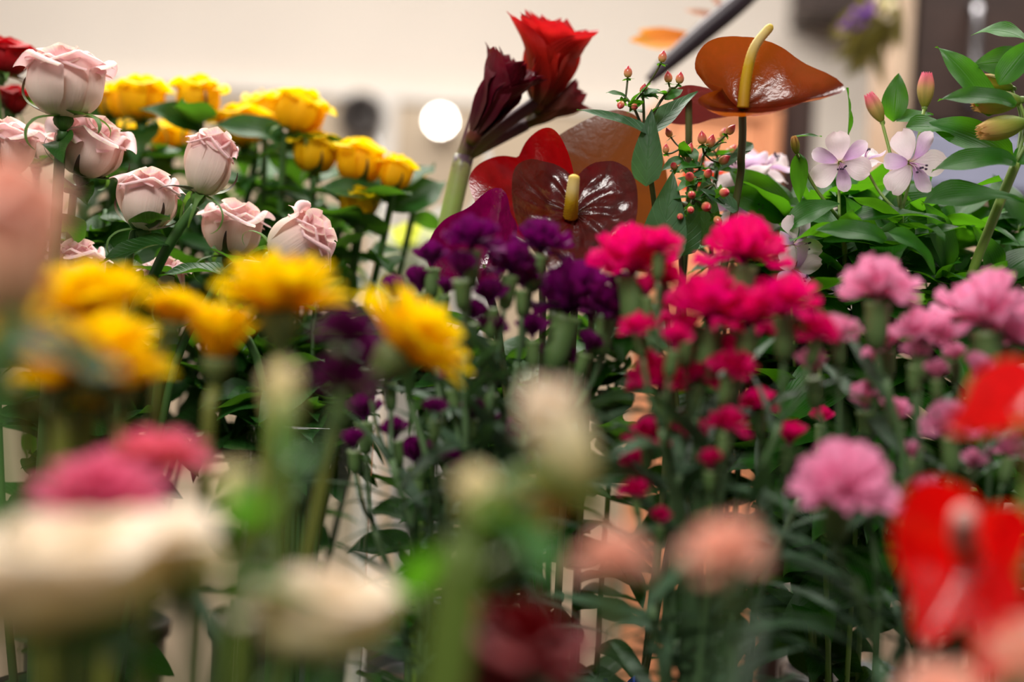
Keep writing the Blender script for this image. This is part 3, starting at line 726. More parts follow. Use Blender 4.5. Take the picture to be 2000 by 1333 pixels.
# front, far out of focus
rose('rose', 15, 640, .50, 342, (.0, 1, .0), M_PEACH, .5, 'wht', 'large blurred peach rose standing in front of the blush roses', wide=.72, leaves=2, vias=((0, 900, .5),), sepals=4)
rose('lisianthus', 130, 1230, .50, 228, (-.1, 1, .05), M_CREAM, 1.0, 'wht', 'big cream white lisianthus bloom blurred below the pink gerberas', 'flower', wide=2.0, n=16, curl=.2, sepals=3, leaves=1, lkind='als', lsize=.05, lrange=(.6, .8), vias=((150, 1320, .52),))
rose('lisianthus', 335, 1180, .53, 156, (.3, .9, .05), M_CREAMG, .6, 'wht', 'yellowish cream lisianthus leaning beside the big cream white bloom', 'flower', wide=1.0, n=12, sepals=3, leaves=1, lkind='als', lsize=.05, lrange=(.6, .8), vias=((380, 1320, .52),))
rose('lisianthus', 625, 1290, .53, 180, (.02, 1, .05), M_CREAM, .9, 'wht', 'cream lisianthus with green heart in front of the glass vase', 'flower', wide=1.6, n=14, curl=.18, sepals=3, leaves=1, lkind='als', lsize=.05, lrange=(.6, .8), vias=((620, 1400, .52),))
GL = 'cream lisianthus buds on green stems'
rose('lisianthus', 1150, 965, .54, 258, (-.42, .9, .05), M_CREAM, .1, 'wht', 'long cream lisianthus bud nodding in front of the purple carnations', 'flower', group=GL, wide=.66, n=9, vias=((1030, 930, .52), (930, 1080, .52), (850, 1260, .52)), sepals=3, leaves=1, lkind='als', lsize=.05, lrange=(.6, .8), smat=M_STEMO, srad=.0040)
rose('lisianthus', 935, 1040, .53, 132, (-.05, 1, .1), M_CREAMG, .15, 'wht', 'pale greenish cream lisianthus bud beside a golden one', 'flower', group=GL, wide=.9, n=9, vias=((920, 1150, .52),), sepals=3, leaves=1, lkind='als', lsize=.05, lrange=(.6, .8), smat=M_STEMO, srad=.0040)
rose('lisianthus', 1010, 1070, .54, 144, (.45, .85, .1), M_BEIGEROSE, .2, 'wht', 'golden cream lisianthus bud between two paler buds', 'flower', group=GL, wide=.9, n=9, vias=((930, 1140, .52), (880, 1250, .52)), sepals=3, leaves=1, lkind='als', lsize=.05, lrange=(.6, .8), smat=M_STEMO, srad=.0040)
rose('lisianthus', 465, 1010, .52, 110, (.0, 1, .05), M_CREAMG, .2, 'wht', 'cream lisianthus bud with green calyx beside the pink gerberas', 'flower', group=GL, wide=.9, n=9, vias=((470, 1120, .51),), sepals=4, leaves=1, lkind='als', lsize=.05, lrange=(.6, .8), smat=M_STEMO, srad=.0040)
rose('lisianthus', 555, 850, .56, 150, (-.05, 1, .05), M_CREAMG, .15, 'wht', 'narrow greenish cream bud standing before the yellow gerberas', 'flower', group=GL, wide=.62, n=9, vias=((545, 980, .54),), sepals=4, leaves=1, lkind='als', lsize=.05, lrange=(.6, .8), smat=M_STEMO, srad=.0040)
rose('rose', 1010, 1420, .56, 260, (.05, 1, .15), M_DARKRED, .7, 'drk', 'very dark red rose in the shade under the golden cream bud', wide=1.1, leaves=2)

# ------------------------------------------------------------------ gerberas
def strap(name, mat, L, w, cup, bend):
    def f(u, v):
        x = (u - .5) * 2
        ww = w * (0.35 + .65 * math.sin(PI * min(1, .12 + v * .74)) ** .8) * (1 if v < .85 else math.sqrt(max(0.02, 1 - ((v - .85) / .15) ** 2 * .9)))
        a = cup + bend * v
        return (0.16 + L * v * math.cos(a), x * ww, L * v * math.sin(a) + x * x * ww * .4)
    return grid_mesh(name, 3, 6, f, mat)
G_INV = lathe('involucre', [(.05, -.42), (.10, -.36), (.24, -.18), (.30, -.04), (.26, .02)], M_INVOL, 16)
G_DISC = lathe('disc', [(.26, .0), (.24, .05), (.14, .09), (.02, .085)], M_DISC, 16)
GST = {}
def gerbera(px, py, d, wpx, axis, mat, key, label, group, cup=.25, vias=(), n=22, name='gerbera'):
    ck = (mat.name, cup)
    if ck not in GST:
        GST[ck] = [strap('petal', mat, .86, .14, cup, -.25), strap('petal', mat, .74, .11, cup + .3, -.2), strap('petal', mat, .62, .10, cup + .6, -.15), strap('petal', mat, .52, .09, cup + .9, -.1)]
    head = P(px, py, d); ax = Dv(*axis); s = cm(wpx / 2, d)
    neck = head - ax * s * .56
    v = [P(*q) for q in vias] if vias else [neck - ax * s * .8 - Vector((0, 0, s * .9))]
    path, base = stem_path(key, neck, v)
    root = thing(name, base, label, 'flower', group)
    put('stem', tube('stem', path, .0033, M_STEMG, 8, off=base), root)
    h = put('involucre', G_INV, root, frame(head - base, ax, spin=RND.uniform(0, 6), s=Vector((s, s, s * (1.4 if mat is M_GERB else .9)))))
    put('disc', G_DISC, h)
    for row, (nn, dz) in enumerate(((n, 0), (n, .03), (16, .05), (12, .07))):
        for k in range(nn):
            put('petal', GST[ck][row], h, Matrix.Translation((0, 0, dz)) @ Matrix.Rotation((k + row * .5 + RND.uniform(-.2, .2)) * 2 * PI / nn, 4, 'Z') @ Matrix.Rotation(RND.uniform(-.14, .14), 4, 'Y') @ Matrix.Rotation(RND.uniform(-.15, .15), 4, 'X'))
    return root
GG = 'yellow gerberas of the front bench'
GLB = 'bright yellow gerbera crowded side on in the lower yellow cluster'
gerbera(185, 622, .74, 247, (.06, 1, .02), M_GERB, 'ger', 'bright yellow gerbera topmost of its cluster under the low blush rose', GG, 0.67)
gerbera(335, 634, .76, 149, (.15, 1, -.05), M_GERB, 'ger', 'small yellow gerbera on a dark stem between two broad ones', GG, 0.77, vias=((318, 700, .76), (300, 860, .76)))
gerbera(548, 614, .75, 281, (.03, 1, -.02), M_GERB, 'ger', 'broad level yellow gerbera just under the leaning blush rose', GG, 0.52, vias=((535, 760, .75), (515, 940, .76)))
gerbera(425, 702, .77, 206, (.08, 1, .10), M_GERB, 'ger', 'half closed yellow gerbera standing lower with petals held upright', GG, 1.07, vias=((415, 780, .77), (400, 930, .76)))
gerbera(200, 717, .70, 247, (-.05, .9, .2), M_GERB, 'ger', GLB, GG, 0.62, vias=((170, 770, .70), (150, 900, .72)))
gerbera(200, 797, .72, 138, (-.2, .9, .1), M_GERB, 'ger', GLB, GG, 0.52)
gerbera(775, 692, .78, 287, (.62, .72, -.12), M_GERB, 'ger', 'yellow gerbera tilted away so its back shows beside purple carnations', GG, 0.57, vias=((700, 760, .78), (640, 900, .77)))
gerbera(5, 677, .60, 247, (.0, 1, .05), M_GERB, 'ger', 'yellow gerbera directly below the large peach rose', GG, 0.62, vias=((10, 760, .62), (60, 930, .68)))
gerbera(95, 712, .72, 195, (0, 1, 0), M_GERB, 'ger', GLB, GG, 0.72, vias=((75, 800, .72), (95, 960, .74)))
gerbera(110, 614, .71, 215, (-.05, 1, .05), M_GERB, 'ger', GLB, GG, .65)
gerbera(245, 757, .70, 200, (.1, 1, .12), M_GERB, 'ger', GLB, GG, .6)
gerbera(115, 757, .71, 190, (-.1, 1, .1), M_GERB, 'ger', GLB, GG, .6)
gerbera(300, 905, .64, 250, (.04, 1, .12), M_GERBPINK, 'gpk', 'coral pink gerbera held level above the cream flowers', 'pink gerberas', .25, n=20)
gerbera(200, 985, .60, 290, (.25, .85, .42), M_GERBMAG, 'gpk', 'rose pink gerbera with dark eye tipped towards the viewer', 'pink gerberas', .2, n=20)

# ------------------------------------------------------------------ spray carnations
def carn_bloom(name, mat, seed, n=15, openv=1.0):
    rr = random.Random(seed); vs, fs, uv = [(0, 0, 0)], [], [(.5, 0)]
    for k in range(n):
        s = (k + .5) / n; az = k * 2.39996
        lean = lerp(.10, lerp(.55, 1.38, openv), s ** .8) + rr.uniform(-.1, .1); W = rr.uniform(.55, .75); L = rr.uniform(.9, 1.08) * lerp(1.0, .92, s)
        p1, p2 = rr.uniform(0, 6), rr.uniform(0, 6)
        nu, nv = 9, 4; i0 = len(vs)
        for j in range(1, nv + 1):
            v = j / nv
            for i in range(nu + 1):
                x = (i / nu - .5) * 2
                ln = L * v * (1 - .18 * x * x * v) + (.05 * (i % 2) if j == nv else 0)
                wv = (v ** 1.5) * (.10 * math.sin(x * 6 + p1) + .05 * math.sin(x * 13 + p2))
                # local: radial plane leaning out
                le = lean * smooth(0, .75, v) * 1.0
                rad = ln * math.sin(le) + wv * math.cos(le); zz = ln * math.cos(le) - wv * math.sin(le)
                tx = x * W * ln * .62
                vs.append((rad * math.cos(az) - tx * math.sin(az), rad * math.sin(az) + tx * math.cos(az), zz)); uv.append((i / nu, v))
        for i in range(nu): fs.append((0, i0 + i, i0 + i + 1))
        for j in range(nv - 1):
            for i in range(nu):
                a = i0 + j * (nu + 1) + i; fs.append((a, a + 1, a + nu + 2, a + nu + 1))
    return make_mesh(name, vs, fs, mat, uv)
CB = {}
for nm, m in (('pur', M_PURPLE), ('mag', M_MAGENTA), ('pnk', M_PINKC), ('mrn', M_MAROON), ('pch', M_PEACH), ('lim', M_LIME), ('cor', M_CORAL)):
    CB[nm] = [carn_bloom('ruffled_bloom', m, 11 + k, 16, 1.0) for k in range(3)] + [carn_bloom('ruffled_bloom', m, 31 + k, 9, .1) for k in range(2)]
CALX = lathe('calyx', [(.10, -.95), (.19, -.88), (.24, -.6), (.25, -.3), (.27, -.05), (.30, .06), (.22, .0)], M_CALYX, 12,
             wob=lambda a, t: 1 + .10 * (math.cos(5 * a) if t > .75 else .2 * math.cos(5 * a)))
def carnation(blooms, col, key, d, label, group, nl=9, cat='flower', name='spray_carnation', smat=None):
    """blooms: (px, py, width px, axis or None, kind 0 open 1 bud)"""
    pts = [P(b[0], b[1], b[4] if len(b) > 4 else d) for b in blooms]
    mid = sum(pts, Vector((0, 0, 0))) / len(pts)
    node = Vector((mid.x, mid.y, min(p.z for p in pts) - .055))
    bx, by = BK[key][0], BK[key][1]
    node.x = lerp(node.x, bx, .18); node.y = lerp(node.y, by, .2)
    path, base = stem_path(key, node, [node.lerp(Vector((bx, by, node.z - .2)), .45)])
    root = thing(name, base, label, cat, group)
    st = put('stem', tube('stem', path, .0023, smat or M_STEMC, 6, off=base), root)
    for b, p in zip(blooms, pts):
        bud = b[3]; dd = b[4] if len(b) > 4 else d
        s = cm(b[2] / 2, dd) * (1.34 if not bud else 1.85)
        ax = jit(Vector(b[5]) if len(b) > 5 else (p - node).normalized() + Vector((0, 0, .8)), .18)
        # p is the middle of the bloom; the calyx mouth sits below it
        mouth = p - ax * s * (.35 if not bud else .5)
        foot = mouth - ax * s * .95
        side = node.lerp(foot, .55) + Vector((0, 0, -.006))
        put('side_stem', tube('side_stem', [q - base for q in catmull([node, side, foot + ax * s * .05], 5)], .0016, smat or M_STEMC, 6), root)
        M = frame(mouth - base, ax, spin=RND.uniform(0, 6.28), s=s)
        c = put('calyx', CALX, root, M)
        put('ruffled_bloom', CB[col][RND.randrange(3) if not bud else 3 + RND.randrange(2)], c)
    for k in range(nl):
        f = RND.uniform(.45, 1.0); i = int(f * (len(path) - 1)); pos = path[i]
        leaf(root, 'car', pos - base, rdir(RND.uniform(.2, 1.3)), jit(Vector((0, 0, 1)), .6), RND.uniform(.06, .11), 1.5)
    return root

GP = 'purple spray carnations of the middle row'
PL = 'dark purple spray carnation in shade at the heart of its bunch'
for bl in [
        [(843, 500, 56, 1), (820, 548, 60, 1), (872, 560, 40, 1)],
        [(768, 560, 50, 1), (785, 595, 56, 1)],
        [(922, 468, 100, 0), (900, 520, 60, 1)],
        [(1000, 520, 90, 0), (960, 575, 60, 1)],
        [(1058, 478, 100, 0), (1020, 545, 50, 1)],
        [(1115, 588, 150, 0), (1090, 560, 60, 1)],
        [(1185, 600, 100, 0), (1215, 560, 56, 1)],
        [(960, 640, 60, 1), (925, 610, 50, 1), (900, 660, 46, 1)],
        [(1040, 640, 56, 1), (1080, 690, 50, 1)],
        [(880, 740, 50, 1), (960, 745, 56, 1), (925, 800, 44, 1)],
        [(1100, 700, 60, 0), (1150, 670, 50, 1)],
        [(720, 690, 60, 1), (760, 730, 50, 1)],
        [(815, 885, 66, 1), (770, 840, 50, 1)],
        [(710, 800, 60, 1), (690, 860, 46, 1)],
        [(980, 840, 60, 0), (1010, 900, 46, 1)],
        [(850, 800, 46, 1), (880, 900, 46, 1)]]:
    dd = .93 + RND.uniform(-.03, .04)
    lab = {843: 'dark purple spray carnation with three narrow buds before the lime flowers', 768: 'dark purple spray carnation with two buds beside the tilted yellow gerbera',
           922: 'dark purple spray carnation blooming before the magenta purple anthurium', 1058: 'dark purple spray carnation blooming just under the quilted dark red anthurium',
           1115: 'dark purple spray carnation with the widest flat bloom of its bunch', 1185: 'dark purple spray carnation touching the magenta ones',
           815: 'dark purple spray carnation low down before the glass vase'}.get(bl[0][0], PL)
    carnation([(b[0], b[1], b[2] * 1.1, b[3], dd + RND.uniform(-.02, .02)) for b in bl], 'pur', 'pur', dd, lab, GP, nl=13)
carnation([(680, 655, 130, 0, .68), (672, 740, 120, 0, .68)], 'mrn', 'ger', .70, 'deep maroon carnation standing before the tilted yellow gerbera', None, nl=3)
GM = 'magenta spray carnations of the middle row'
ML = 'vivid magenta spray carnation in the shaded lower part of its bunch'
MLAB = {1235: 'vivid magenta spray carnation with a broad bloom beside the dark red anthurium', 1290: 'vivid magenta spray carnation tucked behind the broad bloom under the grey green leaves',
        1455: 'vivid magenta spray carnation topmost of its bunch before the tall anthurium stem', 1385: 'vivid magenta spray carnation with the largest bloom in the middle of its bunch',
        1535: 'vivid magenta spray carnation reaching over to the soft pink ones', 1605: 'small lone magenta carnation bud behind the pink carnations'}
for bl in [
        [(1235, 512, 160, 0), (1300, 545, 70, 0)],
        [(1290, 480, 80, 0), (1265, 560, 50, 1)],
        [(1455, 490, 155, 0), (1490, 560, 40, 1)],
        [(1385, 605, 170, 0), (1340, 640, 60, 1)],
        [(1465, 620, 130, 0), (1430, 680, 60, 1)],
        [(1535, 592, 130, 0), (1600, 650, 80, 0)],
        [(1290, 742, 130, 0), (1360, 735, 100, 0)],
        [(1430, 720, 90, 0), (1345, 690, 60, 0)],
        [(1265, 850, 80, 0), (1335, 835, 80, 0), (1240, 905, 60, 1)],
        [(1545, 850, 60, 1), (1480, 790, 80, 0)],
        [(1245, 640, 70, 0), (1320, 660, 60, 1)],
        [(1420, 830, 80, 0), (1390, 900, 50, 1)],
        [(1240, 960, 60, 0), (1290, 1010, 40, 1)],
        [(1605, 815, 44, 1, .98)]]:
    dd = .87 + RND.uniform(-.03, .03)
    carnation([(b[0], b[1], b[2], b[3], b[4] if len(b) > 4 else dd + RND.uniform(-.015, .015)) for b in bl], 'mag', 'mag', dd, MLAB.get(bl[0][0], ML), GM, nl=11)
GK = 'pink spray carnations of the middle row'
KL = 'soft pink spray carnation with small closed buds on thin green stems'
KLAB = {1715: 'single soft pink carnation before the dark alstroemeria leaves', 1925: 'soft pink spray carnation with two broad blooms topmost of its bunch',
        1635: 'soft pink spray carnation brushing against the magenta ones', 1800: 'soft pink spray carnation with a deeper pink heart between two taller ones',
        1855: 'single soft pink carnation with cupped bloom above the scarlet anthurium', 1975: 'soft pink spray carnation half hidden behind the topmost scarlet anthurium'}
for bl in [
        [(1715, 562, 140, 0)],
        [(1925, 612, 180, 0), (1985, 660, 100, 0)],
        [(1635, 650, 80, 0), (1585, 712, 66, 1)],
        [(1730, 662, 60, 1), (1700, 697, 50, 1)],
        [(1800, 650, 110, 0), (1790, 690, 60, 1)],
        [(1908, 715, 60, 1), (1830, 722, 46, 1)],
        [(1690, 775, 70, 1), (1755, 805, 56, 1), (1735, 790, 40, 1)],
        [(1855, 832, 110, 0)],
        [(1645, 945, 175, 0, .76, (-.05, -.5, .8))],
        [(1805, 955, 66, 1), (1765, 1005, 40, 1)],
        [(1975, 880, 80, 0), (1940, 760, 50, 1)],
        [(1900, 900, 50, 1), (1780, 880, 44, 1)],
        [(1990, 740, 60, 1), (1865, 690, 44, 1)]]:
    dd = .87 + RND.uniform(-.03, .03)
    carnation([tuple([b[0], b[1], b[2], b[3], b[4] if len(b) > 4 else dd]) + tuple(b[5:]) for b in bl], 'pnk', 'pnk', dd, KLAB.get(bl[0][0], KL) if bl[0][0] != 1645 else 'large pink carnation turned to the viewer before the scarlet anthuriums', GK if len(bl) > 1 or bl[0][0] != 1645 else None, nl=11)
GPC = 'peach carnations of the front bench'
carnation([(1195, 1100, 150, 0, .52)], 'pch', 'pch', .52, 'round peach carnation beside the dark red rose', GPC, nl=3, name='carnation')
carnation([(1420, 1085, 160, 0, .52)], 'pch', 'pch', .52, 'round peach carnation between the other peach one and the scarlet anthuriums', GPC, nl=3, name='carnation')
carnation([(1850, 1370, 170, 0, .52)], 'pch', 'pch', .52, 'peach carnation just rising under the large pink carnation', GPC, nl=2, name='carnation')
carnation([(2010, 1300, 180, 0, .5)], 'pch', 'pch', .5, 'peach carnation overlapping the lowest scarlet anthurium', GPC, nl=2, name='carnation')

# ------------------------------------------------------------------ anthuriums
def heart_r(th, notch=.27):
    a = abs(th)
    return .58 * (1 + .20 * math.cos(th)) + .36 * math.exp(-(a / .30) ** 2) - notch * math.exp(-((a - PI) / .26) ** 2) + .15 * math.exp(-((a - 2.3) / .62) ** 2)
def spathe_mesh(name, mat, cup=.2, fold=0.0, tipcurl=0.0, rim=0.0, quilt=.018, notch=.27, deform=None, nr=16, nt=72):
    """heart lying in XY, tip towards +X, seen from +Z; spadix stands at the origin"""
    vs, fs, uv = [(0, 0, 0)], [], [(.5, 0)]
    for j in range(1, nr + 1):
        rho = j / nr
        for i in range(nt):
            th = -PI + 2 * PI * (i + .5) / nt
            R = heart_r(th, notch) * rho
            x, y = R * math.cos(th), R * math.sin(th)
            z = cup * rho * rho
            # quilting between the veins
            if quilt:
                ang = th * (1 + .25 * rho)
                z += quilt * math.sin(min(1, rho * 1.05) * PI) * (abs(math.sin(ang * 4.0)) + .6 * abs(math.sin(ang * 8 + rho * 5)))
                z += quilt * .8 * noise.noise(Vector((x * 9, y * 9, 1.3))) * rho
            z += fold * y * y / .4
            if rim: z += rim * smooth(.8, 1, rho) * (.5 + .5 * math.sin(th * 3 + 1))
            if tipcurl and x > .45:
                q = (x - .45); z += tipcurl * q * q * 3; x -= abs(tipcurl) * q * q * .6
            p = (x, y, z)
            if deform: p = deform(Vector(p), rho, th)
            vs.append(tuple(p)); uv.append(((th + PI) / (2 * PI), rho))
    for i in range(nt): fs.append((0, 1 + i, 1 + (i + 1) % nt))
    for j in range(nr - 1):
        for i in range(nt):
            a = 1 + j * nt + i; b = 1 + j * nt + (i + 1) % nt
            fs.append((a, a + nt, b + nt, b))
    # flip the fan so that all normals face +Z
    me = make_mesh(name, vs, fs, mat, uv)
    return me
def spadix_mesh(pts, r, mat=None):
    path = catmull(pts, 16)
    return tube('spadix', path, lambda f: r * (1.05 - .30 * f) * (math.sqrt(max(.03, 1 - ((f - .93) / .075) ** 2)) if f > .93 else 1), mat or M_SPADIX, 16,
                rfun=lambda a, f, i, k: 1 + (.085 if (i + k) % 2 else -.03))
def anthurium(px, py, d, size, normal, tipdir, mat, key, label, vias, spad=None, srad=.0030, smat=None, group='anthuriums of the rear row', spmat=None, **kw):
    head = P(px, py, d); s = cm(size, d)
    z = Dv(*normal); x = Dv(*tipdir)
    path, base = stem_path(key, head, [P(*q) for q in vias])
    root = thing('anthurium', base, label, 'flower', group)
    put('stem', tube('stem', path, srad, smat or M_STEMD, 10, off=base), root)
    me = spathe_mesh('spathe', mat, **kw)
    sp = put('spathe', me, root, frame(head - base, z, x, 0, s))
    if spad:
        pts = [P(*q) - base for q in spad[0]]
        put('spadix', spadix_mesh(pts, spad[1], spmat), root)
    return root

# orange-brown one on top: bowl seen nearly edge-on, tip rolled to the right
def def_orange(p, rho, th):
    # back half rises like a shell, front lip rolls over, tip turns down and over
    y = p.y
    p.z += .55 * max(0, y) ** 1.5 - .02
    if y < 0: p.z += .10 * (-y) ** 1.2
    if p.x > .5:
        q = p.x - .5
        p.z += .10 * q; p.y -= .35 * q
    return p
anthurium(1450, 208, 1.08, 178, (-.06, .74, .67), (1, .06, .10), M_SP_ORANGE, 'anth', 'orange brown anthurium held high with a tall yellow spadix',
          ((1448, 300, 1.085), (1424, 470, 1.10)), spad=(((1451, 212, 1.075), (1458, 150, 1.075), (1474, 92, 1.072), (1508, 48, 1.068)), .0042), cup=.26, quilt=.010, rim=.03, deform=def_orange)
# mauve one seen from below behind it
anthurium(1345, 196, 1.16, 92, (-.05, .88, -.55), (.85, -.55, .1), M_SP_MAUVE, 'anth', 'small mauve anthurium showing its underside beside the orange brown one',
          ((1345, 300, 1.16), (1340, 470, 1.16)), cup=-.15, quilt=.014)
# large brown one, back turned
anthurium(1172, 345, 1.17, 205, (.08, .22, -.97), (.45, -.9, .1), M_SP_BROWN, 'anth', 'large brown anthurium with its back turned behind the dark red one',
          ((1170, 420, 1.17), (1160, 560, 1.17)), cup=.14, quilt=.006, notch=-.04)
# dark red one facing the viewer
def def_dark(p, rho, th):
    p.z += .20 * max(0, p.y - .15) ** 1.3
    if p.y < -.25: p.z += .9 * (-.25 - p.y) ** 1.2
    if p.x > .45: p.z += .25 * (p.x - .45)
    return p
anthurium(1122, 418, 1.07, 196, (-.02, .42, .9), (-.02, -1, .45), M_SP_DARK, 'anth', 'glossy dark red quilted anthurium facing the viewer with upright spadix',
          ((1125, 520, 1.10), (1120, 640, 1.12)), spad=(((1114, 424, 1.066), (1117, 385, 1.055), (1122, 341, 1.05)), .0052), cup=.12, quilt=.03, rim=.05, deform=def_dark, notch=.14)
# bright red one behind on the left
anthurium(1046, 370, 1.16, 164, (-.35, .22, .9), (.45, -.9, .1), M_SP_RED, 'anth', 'bright red anthurium folded behind the dark red one', ((1050, 450, 1.16), (1060, 600, 1.16)),
          cup=.20, quilt=.006, fold=.35, notch=.1)
# magenta one low on the left
anthurium(950, 520, 1.08, 140, (-.28, .4, .9), (.1, .95, .1), M_SP_MAG, 'anth', 'magenta purple anthurium low behind the purple carnations', ((950, 560, 1.10), (980, 700, 1.12)),
          cup=.30, quilt=.01, fold=.4, rim=.06)
# scarlet ones in the front on the right
GS = 'scarlet anthuriums of the front bench'
anthurium(1895, 1075, .65, 195, (-.40, .32, .85), (-.42, -.9, .1), M_SP_SCARLET, 'red', 'scarlet anthurium with pinkish spadix before the pink carnations', ((1930, 1200, .66), (1900, 1330, .66)),
          spad=(((1892, 1082, .645), (1882, 1050, .62), (1884, 1000, .605)), .0062), spmat=M_SPADIXP, cup=.25, fold=.6, quilt=.008, notch=.08, group=GS, smat=M_STEML)
anthurium(1990, 820, .66, 150, (-.15, .75, .6), (-.95, -.25, .2), M_SP_SCARLET, 'red', 'scarlet anthurium topmost of the three front ones', ((2010, 950, .66), (1990, 1150, .66)),
          cup=.25, fold=.3, quilt=.008, group=GS, smat=M_STEML)
anthurium(1985, 1215, .60, 150, (-.25, .55, .8), (-.5, -.8, .2), M_SP_SCARLET, 'red', 'darker scarlet anthurium lowest of the front ones', ((1990, 1290, .61), (1960, 1400, .62)),
          cup=.25, fold=.3, quilt=.008, group=GS, smat=M_STEML)

# ------------------------------------------------------------------ amaryllis
def ama_petal(name, mat, spread, w, flare, seed, ruff=.09):
    rr = random.Random(seed); p1 = rr.uniform(0, 6)
    def f(u, v):
        x = (u - .5) * 2
        prof = math.sin(PI * (0.08 + .86 * v) ** 1.25) ** .7 if v < 1 else .10
        ww = w * max(.05, prof)
        r = .07 + spread * v ** 1.4 + flare * max(0, v - .6) ** 2 * 3
        z = v - flare * .5 * max(0, v - .65) ** 2 * 3
        cupz = -x * x * ww * .55
        rip = ruff * math.sin(v * 11 + x * 3 + p1) * abs(x) * smooth(.3, .9, v)
        return (r + cupz + rip, x * ww, z + rip * .5)
    return grid_mesh(name, 6, 12, f, mat)
def ama_set(mat, spread, w, flare): return [ama_petal('petal', mat, spread * q, w * q2, flare * q, k) for k, (q, q2) in enumerate(((1, 1), (.82, .95), (.6, .9), (.38, .8), (.9, .85)))]
AM_D, AM_R, AM_B = ama_set(M_AMADARK, .24, .25, .06), ama_set(M_AMARED, .44, .34, .10), ama_set(M_AMABUD, .12, .17, .0)
top = P(906, 304, 1.22)
path, base = stem_path('ama', top, [P(868, 480, 1.22), P(850, 640, 1.24)])
am = thing('amaryllis', base, 'red double amaryllis with a maroon bloom and a bud on a thick pale stem', 'flower')
put('stem', tube('stem', path, .0088, M_STEMA, 16, off=base), am)
br = grid_mesh('bract', 5, 10, lambda u, v: ((.18 - .08 * v) * math.cos((u - .5) * 1.6), (.18 - .08 * v) * math.sin((u - .5) * 1.6) * (1 - v * .8), v), M_BRACT)
for k, (a_, b_, t_) in enumerate(((.25, 1, .2), (.75, .7, -.1))):
    put('bract', br, am, frame(top - base - Vector((0, 0, .006)), Dv(a_, b_, t_), Dv(-1, .2, .6 - k), .4 * k, .045))
def ama_bloom(pstart, ax, s, sets, nm, n, foot):
    f0 = P(*foot) - base; p = P(*pstart) - base; axw = Dv(*ax)
    put('pedicel', tube('pedicel', catmull([f0, f0.lerp(p, .5) + axw * .004, p + axw * .004], 6), (.0052, .006), M_BRACT, 10), am)
    o = put(nm, lathe('receptacle', [(.05, -.10), (.085, -.04), (.09, .04), (.08, .12)], M_AMABUD, 12), am, frame(p, axw, None, RND.uniform(0, 6), s))
    for k in range(n):
        ring = k // 3
        put('petal', sets[min(3, ring) if k < n - 1 else 4], o, Matrix.Rotation(k * 2 * PI / 3 + ring * 1.05 + RND.uniform(-.12, .12), 4, 'Z') @ Matrix.Rotation(RND.uniform(-.08, .08), 4, 'Y'))
ama_bloom((925, 268, 1.20), (.50, .86, .15), cm(170, 1.2), AM_D, 'maroon_bloom', 10, (906, 306, 1.22))
ama_bloom((1050, 205, 1.23), (.26, .93, .26), cm(168, 1.2), AM_R, 'red_bloom', 15, (912, 302, 1.22))
ama_bloom((1018, 248, 1.24), (.86, .50, .05), cm(140, 1.2), AM_B, 'closed_bud', 6, (910, 306, 1.225))

# ------------------------------------------------------------------ hypericum
BERRY = lathe('berry', [(.05, 0), (.30, .10), (.42, .38), (.40, .65), (.26, .92), (.10, 1.10), (.03, 1.22)], M_BERRY, 12)
HSEP = grid_mesh('sepal', 2, 4, lambda u, v: (.05 + .68 * v, (u - .5) * .5 * math.sin(PI * (.15 + .84 * v)), -.02 + .12 * v * v), M_LEAFL)
def hypericum(node, clusters, label, key='hyp', vias=(), leaves=(), group='berried hypericum sprays'):
    nd = P(*node); path, base = stem_path(key, nd, [P(*q) for q in vias])
    root = thing('hypericum', base, label, 'branch', group)
    put('stem', tube('stem', path, .0022, M_STEMD, 8, off=base), root)
    for (jx, jy, jd, berries) in clusters:
        J = P(jx, jy, jd)
        put('side_stem', tube('side_stem', [q - base for q in catmull([nd, nd.lerp(J, .5) + Vector((0, 0, .004)), J], 5)], .0011, M_STEMD, 6), root)
        for (bx, by, sz, ax) in berries:
            bp = P(bx, by, jd + RND.uniform(-.012, .012)); axw = Dv(*ax); s = cm(sz, jd)
            put('twig', tube('twig', [q - base for q in catmull([J, J.lerp(bp, .6) - axw * s * .2, bp], 4)], .0008, M_STEMD, 6), root)
            br_ = put('berry', BERRY, root, frame(bp - base, axw, None, RND.uniform(0, 6), s))
            for k in range(5): put('sepal', HSEP, br_, Matrix.Rotation(k * 2 * PI / 5, 4, 'Z') @ Matrix.Rotation(RND.uniform(.1, .7), 4, 'Y'))
        for k in range(4):
            leaf(root, 'als', J.lerp(nd, RND.uniform(0, .5)) - base, jit(Dv(RND.uniform(-1, 1), RND.uniform(-.3, .6), RND.uniform(-.3, .8)), .3), jit(Vector((0, -.5, 1)), .4), RND.uniform(.012, .024), 1.6)
    for (lx, ly, ld, dr, nrm, ln, w) in leaves:
        leaf(root, 'hyp', P(lx, ly, ld) - base, Dv(*dr), Dv(*nrm), cm(ln, ld), w, var=0)
    return root
U = (.05, 1, .1)
hypericum((1258, 262, 1.09), [
    (1222, 190, 1.09, [(1226, 152, 20, U), (1215, 200, 18, (-.3, -.6, .6))]),
    (1255, 180, 1.09, [(1256, 186, 20, (.1, .9, .5)), (1236, 208, 16, (.3, -.2, .8)), (1292, 122, 20, (.2, 1, .1))]),
    (1310, 172, 1.09, [(1306, 162, 20, (-.1, 1, .2)), (1326, 164, 20, (.15, 1, .2))])],
    'hypericum spray rising above the brown anthurium with small red berries', vias=((1262, 330, 1.10), (1285, 460, 1.12)),
    leaves=[(1262, 364, 1.075, (.05, 1, .05), (-.2, .1, 1), 156, .85), (1268, 262, 1.08, (-.88, .42, .1), (.3, .8, .6), 150, .62), (1264, 262, 1.11, (.70, .72, -.1), (-.4, .4, .8), 140, .8)])
